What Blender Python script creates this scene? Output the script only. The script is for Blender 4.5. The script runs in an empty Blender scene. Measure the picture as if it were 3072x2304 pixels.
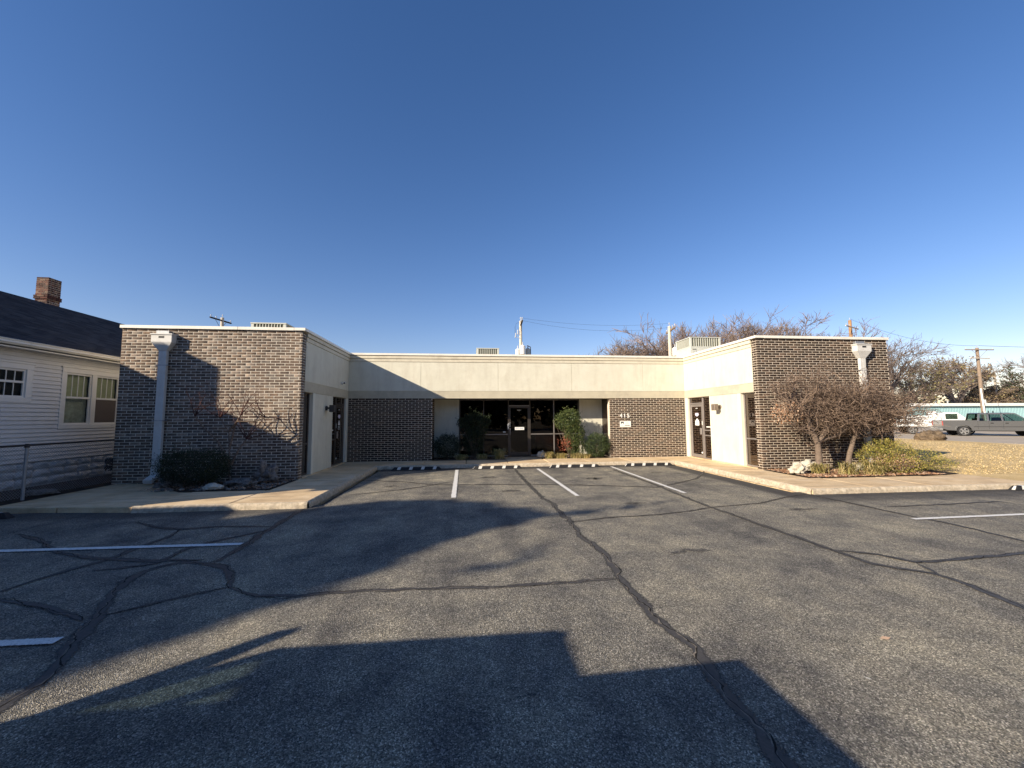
import bpy, math, random
import numpy as np
from mathutils import Vector, Matrix
R_=math.radians
C=bpy.context.scene.collection
sc=bpy.context.scene
# ---------------------------------------------------------------- camera
F_=1215.9; PITCH,ROLL,YAW,HC=.0827,-.006,.1061,1.656
cy,sy,cp,sp=math.cos(YAW),math.sin(YAW),math.cos(PITCH),math.sin(PITCH)
fw=Vector((sy*cp,cy*cp,sp)); r0=Vector((cy,-sy,0)); u0=r0.cross(fw)
rr=math.cos(ROLL)*r0+math.sin(ROLL)*u0; uu=-math.sin(ROLL)*r0+math.cos(ROLL)*u0
cd=bpy.data.cameras.new('camera'); cam=bpy.data.objects.new('camera',cd); C.objects.link(cam)
cam.matrix_world=Matrix(((rr.x,uu.x,-fw.x,0),(rr.y,uu.y,-fw.y,0),(rr.z,uu.z,-fw.z,HC),(0,0,0,1)))
cd.sensor_width=36; cd.lens=F_/3072*36; cd.clip_start=.05; cd.clip_end=2000
sc.camera=cam
# ---------------------------------------------------------------- sky, sun, exposure
SUN=Vector((1,.58,-.482)).normalized()
EL=math.asin(-SUN.z); AZ=math.atan2(-SUN.x,-SUN.y)
w=bpy.data.worlds.new('World'); sc.world=w; w.use_nodes=True
wn=w.node_tree; bg=wn.nodes['Background']; sk=wn.nodes.new('ShaderNodeTexSky')
sk.sky_type='NISHITA'; sk.sun_disc=False; sk.sun_elevation=EL; sk.sun_rotation=AZ%(2*math.pi)
sk.altitude=200; sk.air_density=1.1; sk.dust_density=.2; sk.ozone_density=1.7
hs_=wn.nodes.new('ShaderNodeHueSaturation'); hs_.inputs['Saturation'].default_value=1.28
wb=wn.nodes.new('ShaderNodeMix'); wb.data_type='RGBA'; wb.blend_type='MULTIPLY'; wb.inputs[0].default_value=1; wb.inputs[7].default_value=(1.10,.93,1.09,1)   # the phone's white balance
wn.links.new(sk.outputs[0],hs_.inputs['Color']); wn.links.new(hs_.outputs[0],wb.inputs[6]); wn.links.new(wb.outputs[2],bg.inputs[0]); bg.inputs[1].default_value=.079
sd=bpy.data.lights.new('sun','SUN'); sd.energy=5.0; sd.angle=R_(.53); sd.color=(1,.87,.70)
so=bpy.data.objects.new('sun',sd); C.objects.link(so); so.rotation_euler=SUN.to_track_quat('-Z','Y').to_euler(); so.location=(-30,-20,20)
vs=sc.view_settings; vs.view_transform='Standard'; vs.look='None'; vs.exposure=.80; vs.gamma=1; vs.use_curve_mapping=False
# ---------------------------------------------------------------- helpers
def lin(r,g,b): return tuple(((c/255+.055)/1.055)**2.4 if c>10 else c/255/12.92 for c in (r,g,b))+(1,)
class NT:
    def __init__(s,name):
        s.m=bpy.data.materials.new(name); s.m.use_nodes=True; s.t=s.m.node_tree; s.b=s.t.nodes['Principled BSDF']; s.out=s.t.nodes['Material Output']
    def n(s,t,**k):
        x=s.t.nodes.new('ShaderNode'+t)
        for a,v in k.items():
            if a.startswith('i_'):
                key=a[2:]; key=int(key) if key.isdigit() else key
                x.inputs[key].default_value=v
            else: setattr(x,a,v)
        return x
    def l(s,a,b): s.t.links.new(a,b)
    def co(s,scale=(1,1,1),kind='Object'):
        tc=s.n('TexCoord'); mp=s.n('Mapping'); s.l(tc.outputs[kind],mp.inputs[0]); mp.inputs['Scale'].default_value=scale; return mp.outputs[0]
    def noise(s,v,sc_,d=4,r=.6,out=0):
        x=s.n('TexNoise',i_Scale=sc_,i_Detail=d,i_Roughness=r); s.l(v,x.inputs['Vector']); return x.outputs[out]
    def ramp(s,f,stops,ip='LINEAR'):
        x=s.n('ValToRGB'); x.color_ramp.interpolation=ip; e=x.color_ramp.elements
        while len(e)<len(stops): e.new(.5)
        for q,(p,c) in zip(e,stops): q.position=p; q.color=c if len(c)==4 else tuple(c)+(1,)
        s.l(f,x.inputs[0]); return x.outputs[0]
    def mix(s,f,a,b,mode='MIX'):
        x=s.n('Mix',data_type='RGBA',blend_type=mode)
        if isinstance(f,(int,float)): x.inputs[0].default_value=f
        else: s.l(f,x.inputs[0])
        for i,q in ((6,a),(7,b)):
            if isinstance(q,tuple): x.inputs[i].default_value=q if len(q)==4 else q+(1,)
            else: s.l(q,x.inputs[i])
        return x.outputs[2]
    def bump(s,h,st,d=.01,nrm=None):
        x=s.n('Bump',i_Strength=st,i_Distance=d); s.l(h,x.inputs['Height'])
        if nrm: s.l(nrm,x.inputs['Normal'])
        s.l(x.outputs[0],s.b.inputs['Normal']); return x.outputs[0]
    def base(s,c):
        if isinstance(c,tuple): s.b.inputs['Base Color'].default_value=c if len(c)==4 else c+(1,)
        else: s.l(c,s.b.inputs['Base Color'])
    def rough(s,v,spec=.3,metal=0):
        s.b.inputs['Roughness'].default_value=v; s.b.inputs['Specular IOR Level'].default_value=spec; s.b.inputs['Metallic'].default_value=metal
        return s.m
def feather(m,lo,hi,scale,amt):
    uvn=m.n('TexCoord'); sx=m.n('SeparateXYZ'); m.l(uvn.outputs['UV'],sx.inputs[0]); a=m.n('Math',operation='SUBTRACT',i_1=.5); m.l(sx.outputs[0],a.inputs[0]); b=m.n('Math',operation='ABSOLUTE'); m.l(a.outputs[0],b.inputs[0])
    e=m.n('Math',operation='MULTIPLY_ADD',i_1=-2.0,i_2=1.0); m.l(b.outputs[0],e.inputs[0])     # 1 in the middle, 0 at the edge
    nz=m.noise(m.co(),scale,6,.8); f=m.n('Math',operation='MULTIPLY_ADD',i_1=amt); m.l(nz,f.inputs[0]); m.l(e.outputs[0],f.inputs[2])
    r=m.n('MapRange',interpolation_type='SMOOTHSTEP',i_1=lo,i_2=hi); m.l(f.outputs[0],r.inputs[0]); m.l(r.outputs[0],m.b.inputs['Alpha'])
def vary(name,col,amt=.18,scale=3,rough=.7,spec=.3,bump=0,bs=60,metal=0,dirt=None):
    m=NT(name); v=m.co(); f=m.noise(v,scale,5)
    lo=tuple(c*(1-amt) for c in col[:3]); hi=tuple(min(1,c*(1+amt)) for c in col[:3])
    c=m.ramp(f,[(.3,lo),(.7,hi)])
    if dirt:
        g=m.noise(v,scale*.37,6,.75); k=m.ramp(g,[(.5,(0,0,0)),(.72,(1,1,1))]); c=m.mix(k,c,tuple(dirt[:3]))
    m.base(c)
    if bump: m.bump(m.noise(v,bs,3),bump,.004)
    return m.rough(rough,spec,metal)
def brickmat(name,cols,island):
    m=NT(name)
    if island: g=m.n('NewGeometry'); rnd=g.outputs['Random Per Island']
    else: g=m.n('ObjectInfo'); rnd=g.outputs['Random']
    v=m.co(kind='Object') if island else m.n('NewGeometry').outputs['Position']
    c=m.ramp(rnd,[(i/len(cols),q) for i,q in enumerate(cols)],'CONSTANT')
    f=m.noise(v,9,5,.7); k=m.ramp(f,[(.35,(.62,.62,.62)),(.5,(1,1,1)),(.72,(1.55,1.5,1.4))]); 
    c=m.mix(1.0,c,k,'MULTIPLY')
    f2=m.noise(v,90,3,.7); c=m.mix(.35,c,m.ramp(f2,[(.35,(.4,.38,.36)),(.65,(1.6,1.55,1.5))]),'MULTIPLY')
    pw=m.n('NewGeometry').outputs['Position']; f3=m.noise(pw,.9,5,.65); c=m.mix(.8,c,m.ramp(f3,[(.32,(.72,.70,.68)),(.5,(1,1,1)),(.7,(1.28,1.24,1.18))]),'MULTIPLY')
    m.base(c); m.bump(f2,.6,.004); return m.rough(.85,.2)
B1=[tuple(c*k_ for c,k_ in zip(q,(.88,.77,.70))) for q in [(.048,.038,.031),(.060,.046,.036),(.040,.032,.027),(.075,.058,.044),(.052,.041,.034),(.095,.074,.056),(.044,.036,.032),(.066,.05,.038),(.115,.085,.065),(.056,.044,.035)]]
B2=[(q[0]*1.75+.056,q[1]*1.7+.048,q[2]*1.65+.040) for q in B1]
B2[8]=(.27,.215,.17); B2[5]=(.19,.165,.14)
def MAT():
    M={}
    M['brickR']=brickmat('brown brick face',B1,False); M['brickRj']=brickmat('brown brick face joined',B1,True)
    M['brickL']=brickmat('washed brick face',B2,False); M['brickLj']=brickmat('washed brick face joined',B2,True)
    M['chim']=brickmat('red chimney brick',[(.10,.042,.032),(.075,.034,.028),(.13,.058,.042),(.06,.032,.026),(.17,.11,.08)],False)
    M['mortar']=vary('mortar',(.66,.57,.45),.15,14,.95,.1,.5,80)
    M['mortarL']=vary('mortar left',(.64,.58,.48),.15,14,.95,.1,.5,80)
    # stucco
    m=NT('cream stucco'); v=m.co(); c=m.mix(m.noise(v,1.3,4),(.63,.605,.485,1),(.70,.675,.555,1))
    s2=m.co((1,1,.16)); c=m.mix(m.ramp(m.noise(s2,3.5,5,.7),[(.46,(0,0,0)),(.75,(.5,.5,.5))]),c,(.52,.47,.37,1)); c=m.mix(.5,c,m.ramp(m.noise(v,2.4,5,.7),[(.35,(.86,.85,.83)),(.6,(1,1,1))]),'MULTIPLY')
    m.base(c); h=m.noise(v,38,4,.7); h2=m.noise(v,1.5,2); m.bump(h2,.25,.05,m.bump(h,.7,.008)); M['stucco']=m.rough(.9,.15)
    M['trim']=vary('beige painted trim',(.62,.57,.44),.05,5,.7,.25,.1,30,dirt=(.47,.42,.32))
    M['band']=vary('beige fascia band',(.50,.455,.34),.07,3,.75,.2,.25,60,dirt=(.4,.36,.28))
    M['cap']=vary('white coping metal',(.80,.76,.66),.04,4,.45,.4,0,dirt=(.66,.6,.5))
    M['post']=vary('cream painted post',(.68,.655,.54),.04,3,.6,.3,.05)
    M['frame']=vary('bronze anodised frame',(.10,.085,.072),.15,6,.38,.5,0,metal=.6)
    M['frameg']=vary('grey aluminium frame',(.30,.27,.25),.1,6,.4,.5,0,metal=.5)
    # glass
    m=NT('bronze tinted glass'); m.t.nodes.remove(m.b)
    tr=m.n('BsdfTransparent',i_0=(.36,.30,.26,1)); gl=m.n('BsdfGlossy',i_0=(.95,.9,.88,1),i_1=.012); fr=m.n('Fresnel',i_0=1.48)
    mx=m.n('MixShader'); bf=m.n('NewGeometry'); ml=m.n('Math',operation='SUBTRACT',i_0=1.0); m.l(bf.outputs['Backfacing'],ml.inputs[1]); mm=m.n('Math',operation='MULTIPLY'); m.l(ml.outputs[0],mm.inputs[0]); m.l(fr.outputs[0],mm.inputs[1]); m.l(mm.outputs[0],mx.inputs[0]); m.l(tr.outputs[0],mx.inputs[1]); m.l(gl.outputs[0],mx.inputs[2]); m.l(mx.outputs[0],m.out.inputs[0])
    nz=m.noise(m.co(),1.1,2); b=m.n('Bump',i_Strength=.06,i_Distance=.02); m.l(nz,b.inputs['Height']); m.l(b.outputs[0],gl.inputs['Normal']); M['glass']=m.m
    gm=M['glass'].copy(); gm.name='coated bronze glass'; M['glassm']=gm
    for q in gm.node_tree.nodes:
        if q.type=='FRESNEL': q.inputs[0].default_value=2.7
        if q.type=='BSDF_GLOSSY': q.inputs[0].default_value=(.95,.80,.72,1)
    m=NT('clear house glass'); m.t.nodes.remove(m.b)
    tr=m.n('BsdfTransparent',i_0=(.93,.95,.93,1)); gl=m.n('BsdfGlossy',i_0=(1,1,1,1),i_1=.03); fr=m.n('Fresnel',i_0=1.5)
    mx=m.n('MixShader'); bf=m.n('NewGeometry'); ml=m.n('Math',operation='SUBTRACT',i_0=1.0); m.l(bf.outputs['Backfacing'],ml.inputs[1]); mm=m.n('Math',operation='MULTIPLY'); m.l(ml.outputs[0],mm.inputs[0]); m.l(fr.outputs[0],mm.inputs[1]); m.l(mm.outputs[0],mx.inputs[0]); m.l(tr.outputs[0],mx.inputs[1]); m.l(gl.outputs[0],mx.inputs[2]); m.l(mx.outputs[0],m.out.inputs[0]); M['hglass']=m.m
    m=NT('green tinted car glass'); m.t.nodes.remove(m.b)
    tr=m.n('BsdfTransparent',i_0=(.36,.43,.39,1)); gl=m.n('BsdfGlossy',i_0=(1,1,1,1),i_1=.01); fr=m.n('Fresnel',i_0=1.5)
    mx=m.n('MixShader'); bf=m.n('NewGeometry'); ml=m.n('Math',operation='SUBTRACT',i_0=1.0); m.l(bf.outputs['Backfacing'],ml.inputs[1]); mm=m.n('Math',operation='MULTIPLY'); m.l(ml.outputs[0],mm.inputs[0]); m.l(fr.outputs[0],mm.inputs[1]); m.l(mm.outputs[0],mx.inputs[0]); m.l(tr.outputs[0],mx.inputs[1]); m.l(gl.outputs[0],mx.inputs[2]); m.l(mx.outputs[0],m.out.inputs[0]); M['cglass']=m.m
    # asphalt
    m=NT('worn asphalt'); v=m.co(kind='Object')
    big=m.noise(v,.55,5,.65); mid=m.noise(v,2.2,5,.7); vo=m.n('TexVoronoi',i_Scale=125); m.l(v,vo.inputs['Vector'])
    fine=m.noise(v,150,2,.8)
    c0=m.ramp(vo.outputs['Color'],[(.1,(.078,.076,.068)),(.40,(.18,.171,.146)),(.70,(.31,.293,.245)),(.93,(.68,.64,.55))])
    tone=m.ramp(big,[(.32,(.62,.62,.65)),(.46,(.92,.91,.9)),(.7,(1.3,1.26,1.16))]); trk=m.noise(m.co((1.3,.16,1)),1.4,4,.6); tone=m.mix(1.0,tone,m.ramp(trk,[(.36,(.80,.80,.82)),(.5,(1,1,1)),(.68,(1.12,1.1,1.06))]),'MULTIPLY')
    c=m.mix(1.0,c0,tone,'MULTIPLY'); t2=m.ramp(mid,[(.3,(.72,.73,.76)),(.65,(1.15,1.13,1.08))]); c=m.mix(1.0,c,t2,'MULTIPLY')
    c=m.mix(.5,c,m.ramp(fine,[(.35,(.45,.45,.45)),(.65,(1.5,1.5,1.5))]),'MULTIPLY')
    # sealcoat brushed along the kerbs
    sx=m.n('SeparateXYZ'); m.l(v,sx.inputs[0])
    def sm(sock,a,b): q=m.n('MapRange',interpolation_type='SMOOTHSTEP',i_1=a,i_2=b); m.l(sock,q.inputs[0]); return q.outputs[0]
    def mt(op,a,b): q=m.n('Math',operation=op); m.l(a,q.inputs[0]); (m.l(b,q.inputs[1]) if not isinstance(b,(int,float)) else setattr(q.inputs[1],'default_value',b)); return q.outputs[0]
    wx=mt('ADD',sx.outputs[0],mt('MULTIPLY',mid,.35)); wy=mt('ADD',sx.outputs[1],mt('MULTIPLY',mid,.35))
    k1=mt('MULTIPLY',sm(wx,7.0,7.25),sm(wy,8.2,8.5)); k2=sm(wy,14.1,14.5); k3=mt('MULTIPLY',mt('MULTIPLY',sm(wx,7.2,7.6),sm(wy,7.75,8.2)),.8); k4=mt('MULTIPLY',mt('MULTIPLY',sm(wx,-2.6,-3.0),sm(wy,8.2,8.6)),.7)
    k=mt('MAXIMUM',mt('MAXIMUM',k1,k2),mt('MAXIMUM',k3,k4)); c=m.mix(mt('MULTIPLY',k,.85),c,(.05,.049,.05,1))
    m.base(c); m.bump(vo.outputs['Distance'],.9,.012,m.bump(fine,.6,.006)); M['asphalt']=m.rough(.88,.22)
    m=NT('tar sealant'); v=m.co(); c=m.ramp(m.noise(v,26,5,.75),[(.3,(.040,.038,.036)),(.55,(.062,.058,.053)),(.72,(.13,.12,.105))]); m.base(c); m.bump(m.noise(v,60,3),.4,.004); feather(m,.75,1.25,22,1.2); M['tar']=m.rough(.62,.35)
    m=NT('oil stain'); m.base((.07,.066,.062,1)); feather(m,.9,2.0,7,1.2); M['oil']=m.rough(.7,.3)
    M['crack']=vary('open crack',(.022,.020,.018),.4,30,.95,.05)
    M['crackedge']=vary('pale crack edge',(.21,.185,.15),.3,40,.95,.1)
    m=NT('worn white line paint'); v=m.co(); f=m.noise(v,38,5,.8); c=m.ramp(f,[(.30,(.30,.29,.27)),(.42,(.60,.59,.55)),(.6,(.78,.77,.72))]); m.base(c); m.bump(f,.2,.002); feather(m,.56,.80,48,1.15); M['paint']=m.rough(.75,.2)
    # concrete
    m=NT('weathered tan concrete'); v=m.co(kind='Object'); c=m.ramp(m.noise(v,1.1,6,.7),[(.3,(.50,.36,.21)),(.5,(.66,.50,.30)),(.7,(.72,.58,.39))])
    st=m.co((.5,2.2,1)); c=m.mix(m.ramp(m.noise(st,1.6,6,.75),[(.46,(0,0,0)),(.66,(.55,.55,.55))]),c,(.27,.195,.13,1))
    f=m.noise(v,120,3,.8); c=m.mix(.4,c,m.ramp(f,[(.35,(.6,.6,.6)),(.65,(1.35,1.35,1.35))]),'MULTIPLY'); m.base(c); m.bump(f,.4,.004); M['conc']=m.rough(.9,.2)
    M['kerb']=vary('rough kerb concrete',(.44,.37,.27),.3,16,.95,.1,.9,40,dirt=(.62,.55,.42))
    m=NT('dry lawn'); v=m.co(kind='Object'); c=m.ramp(m.noise(v,.45,6,.72),[(.30,(.28,.21,.09)),(.40,(.56,.42,.21)),(.62,(.70,.54,.29)),(.8,(.60,.46,.25))])
    c=m.mix(m.ramp(m.noise(m.co((.35,1.2,1)),1.1,6,.75),[(.60,(0,0,0)),(.68,(.8,.8,.8))]),c,(.15,.12,.045,1))
    f=m.noise(v,40,4,.8); c=m.mix(.6,c,m.ramp(f,[(.3,(.55,.5,.45)),(.7,(1.4,1.38,1.3))]),'MULTIPLY'); m.base(c); m.bump(f,.8,.02); M['lawn']=m.rough(.95,.1)
    M['soil']=vary('dark soil',(.045,.034,.026),.4,20,.97,.1,1,30,dirt=(.09,.07,.05))
    M['ground']=vary('far ground',(.20,.17,.11),.3,.3,.95,.1)
    M['road']=vary('pale street concrete',(.42,.36,.28),.12,.8,.9,.2,.2,30,dirt=(.33,.28,.22))
    M['house']=vary('white siding paint',(.66,.66,.65),.05,2,.6,.3,.03,30,dirt=(.6,.58,.54))
    M['trimw']=vary('white window trim',(.76,.75,.71),.05,3,.5,.35,.05,40)
    m=NT('blue black shingles'); g=m.n('NewGeometry'); c=m.ramp(g.outputs['Random Per Island'],[(0,(.022,.026,.036)),(.5,(.034,.038,.05)),(1,(.05,.055,.068))]); v=m.co()
    f=m.noise(v,70,3,.8); c=m.mix(.5,c,m.ramp(f,[(.3,(.5,.5,.5)),(.7,(1.6,1.6,1.6))]),'MULTIPLY'); m.base(c); m.bump(f,.5,.004); M['shingle']=m.rough(.9,.25)
    M['fblock']=vary('painted rock face block',(.70,.71,.71),.12,8,.8,.2,0,25,dirt=(.5,.5,.5)); q=NT.__new__(NT); q.m=M['fblock']; q.t=q.m.node_tree; q.b=q.t.nodes['Principled BSDF']; q.bump(q.noise(q.co((1,1,1.6)),9,5,.7),1.0,.06)
    M['fabric']=vary('yellowed curtain',(.40,.42,.27),.12,5,.9,.1)
    M['fabric2']=vary('crumpled curtain',(.33,.36,.31),.3,9,.9,.1,.8,12)
    M['screen']=vary('window screen',(.13,.11,.10),.15,60,.8,.1)
    M['dark']=vary('dark interior',(.02,.018,.016),.3,2,.95,.1)
    M['floorin']=vary('interior floor',(.12,.09,.06),.2,3,.8,.2)
    M['wood']=vary('wood counter',(.30,.17,.08),.2,5,.6,.3)
    M['spout']=vary('pale downspout paint',(.60,.59,.55),.06,4,.5,.35,.03,30,dirt=(.5,.46,.4))
    M['acp']=vary('rooftop unit cabinet',(.52,.53,.47),.08,3,.5,.35,0,dirt=(.42,.42,.36))
    M['acd']=vary('condenser coil',(.16,.16,.12),.25,30,.6,.3)
    M['pole']=vary('weathered pole wood',(.25,.19,.14),.25,8,.9,.1,.4,20)
    M['polel']=vary('pale pole wood',(.56,.50,.40),.15,8,.85,.1,.3,20)
    M['poleb']=vary('dark crossarm',(.055,.05,.048),.2,8,.85,.1)
    M['white']=vary('white enamel',(.8,.79,.74),.04,3,.4,.4)
    M['porc']=vary('grey porcelain',(.45,.47,.5),.1,10,.3,.5)
    M['wire']=vary('wire',(.04,.04,.045),.1,3,.6,.3)
    M['steel']=vary('galvanised steel',(.34,.35,.36),.15,12,.45,.5,0,metal=.6)
    M['rubber']=vary('black rubber',(.02,.02,.021),.3,14,.7,.35,.2,40)
    M['reflect']=vary('white reflective block',(.66,.64,.58),.08,20,.5,.3)
    M['lampm']=vary('brown lamp housing',(.20,.16,.13),.12,8,.5,.4,0,metal=.3)
    M['lampd']=vary('dark lamp housing',(.045,.042,.042),.12,8,.5,.4)
    m=NT('pale limestone'); v=m.co(); f=m.noise(v,9,7,.8); c=m.ramp(f,[(.3,(.28,.25,.19)),(.48,(.58,.53,.42)),(.7,(.74,.70,.58))]); m.base(c); m.bump(f,1,.05); M['rock']=m.rough(.9,.2)
    m=NT('grey pitted rock'); v=m.co(); f=m.noise(v,11,7,.85); c=m.ramp(f,[(.35,(.06,.055,.05)),(.5,(.24,.22,.2)),(.7,(.42,.39,.35))]); m.base(c); m.bump(f,1,.06); M['rock2']=m.rough(.95,.1)
    m=NT('brown boulder'); v=m.co(); f=m.noise(v,6,7,.8); c=m.ramp(f,[(.35,(.05,.038,.026)),(.5,(.15,.11,.07)),(.7,(.26,.20,.14))]); m.base(c); m.bump(f,1,.08); M['boulder']=m.rough(.95,.1)
    def leaf(name,cols,rough=.55):
        m=NT(name); g=m.n('NewGeometry'); m.base(m.ramp(g.outputs['Random Per Island'],[(i/(len(cols)-1),c) for i,c in enumerate(cols)])); 
        m.rough(rough,.35); return m.m
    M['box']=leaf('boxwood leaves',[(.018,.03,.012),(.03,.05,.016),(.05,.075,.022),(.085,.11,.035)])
    M['box_shade']=leaf('shade darkened shrub leaves',[(.010,.018,.008),(.02,.033,.012),(.03,.045,.016)])  # shrub greens darkened for the plants that stand in shade
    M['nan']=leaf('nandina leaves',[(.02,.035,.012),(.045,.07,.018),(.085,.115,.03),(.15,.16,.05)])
    M['nanr']=leaf('red nandina leaves',[(.22,.05,.03),(.35,.10,.06),(.25,.12,.05)])
    M['jun']=leaf('golden juniper foliage',[(.07,.085,.022),(.15,.155,.03),(.30,.27,.05),(.42,.34,.09),(.18,.11,.05)])
    M['lir']=leaf('variegated grass leaves',[(.13,.14,.04),(.36,.31,.10),(.60,.47,.19),(.72,.58,.30)])
    M['straw']=leaf('straw grass',[(.22,.17,.06),(.46,.35,.16),(.60,.46,.24),(.70,.55,.31)])
    M['dry']=leaf('dry fallen leaves',[(.18,.08,.04),(.33,.16,.08),(.48,.30,.18),(.6,.45,.32),(.10,.05,.03)])
    M['oak']=leaf('brown oak leaves',[(.10,.075,.045),(.19,.135,.08),(.26,.19,.10),(.15,.14,.06)])
    M['oakg']=leaf('olive late leaves',[(.10,.095,.04),(.18,.16,.06),(.25,.2,.09)])
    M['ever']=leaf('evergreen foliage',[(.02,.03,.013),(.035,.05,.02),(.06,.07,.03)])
    M['bark']=vary('grey brown bark',(.17,.13,.10),.3,14,.95,.1,.8,25)
    M['twig']=vary('pale twigs',(.20,.15,.12),.3,6,.9,.1)
    M['twigr']=vary('reddish twigs',(.085,.04,.034),.3,6,.85,.15)
    M['twigd']=vary('far tree bark',(.20,.16,.135),.3,2,.9,.1)
    M['twigp']=vary('far pale twigs',(.26,.19,.165),.3,2,.9,.1)
    M['bush']=leaf('dense bush twigs',[(.06,.04,.03),(.15,.105,.075),(.25,.18,.13),(.38,.28,.21)],.9)
    M['fart']=leaf('fine far twigs',[(.12,.095,.08),(.23,.18,.15),(.36,.29,.25)],.9)
    M['teal']=vary('teal metal siding',(.26,.42,.44),.06,2,.55,.3)
    M['roofb']=vary('tan brown roof',(.34,.20,.10),.1,3,.8,.2)
    m=NT('grey truck paint'); m.base((.16,.16,.155,1)); m.b.inputs['Coat Weight'].default_value=.6; M['tpaint']=m.rough(.35,.5,.5)
    m=NT('white truck paint'); m.base((.78,.78,.75,1)); M['wpaint']=m.rough(.35,.5)
    m=NT('dark suv paint'); m.base((.03,.03,.035,1)); M['dpaint']=m.rough(.3,.5)
    M['chrome']=vary('bright wheel alloy',(.62,.62,.6),.1,20,.25,.5,0,metal=.8)
    m=NT('red lamp lens'); m.base((.42,.03,.02,1)); M['red']=m.rough(.3,.5)
    M['black']=vary('black plastic',(.02,.02,.02),.1,5,.5,.3)
    M['sign']=vary('white sign face',(.85,.84,.78),.02,3,.5,.3)
    m=NT('sign black print'); m.base((.025,.03,.025,1)); M['ink']=m.rough(.6,.3)
    m=NT('sign blue print'); m.base((.25,.33,.5,1)); M['inkb']=m.rough(.6,.3)
    m=NT('sign grey print'); m.base((.4,.42,.4,1)); M['inkg']=m.rough(.6,.3)
    m=NT('mint print'); m.base((.35,.62,.48,1)); M['mint']=m.rough(.6,.3)
    m=NT('lilac print'); m.base((.55,.5,.6,1)); M['lilac']=m.rough(.6,.3)
    M['cloth']=vary('dark jacket cloth',(.03,.035,.05),.2,10,.9,.1)
    return M
M=MAT()
ORG={}
def tag(o,label=None,cat=None,group=None,kind=None):
    if label: o['label']=label
    if cat: o['category']=cat
    if group: o['group']=group
    if kind: o['kind']=kind
    return o
def thing(name,label,cat,loc=(0,0,0),rz=0,group=None):
    o=bpy.data.objects.new(name,None); C.objects.link(o); o.location=loc; o.rotation_euler=(0,0,rz); o.empty_display_size=.2
    ORG[o.name]=np.array(loc,float) if rz==0 else np.zeros(3)
    return tag(o,label,cat,group)
def fast(name,V,Fc,mat,parent=None,kind=None,smooth=False):
    V=np.asarray(V,float).reshape(-1,3); Fc=np.asarray(Fc,int)
    org=ORG.get(parent.name,np.zeros(3)) if parent else np.zeros(3)
    V=V-org; k=Fc.shape[1]; n=len(Fc)
    me=bpy.data.meshes.new(name); me.vertices.add(len(V)); me.vertices.foreach_set('co',V.ravel())
    me.loops.add(n*k); me.loops.foreach_set('vertex_index',Fc.ravel()); me.polygons.add(n); me.polygons.foreach_set('loop_start',np.arange(n)*k)
    try: me.polygons.foreach_set('loop_total',np.full(n,k))
    except Exception: pass
    if smooth: me.polygons.foreach_set('use_smooth',np.ones(n,bool))
    me.update(calc_edges=True); me.validate()
    if mat: me.materials.append(mat)
    o=bpy.data.objects.new(name,me); C.objects.link(o)
    if parent: o.parent=parent; ORG[o.name]=org
    if kind: o['kind']=kind
    return o
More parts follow.
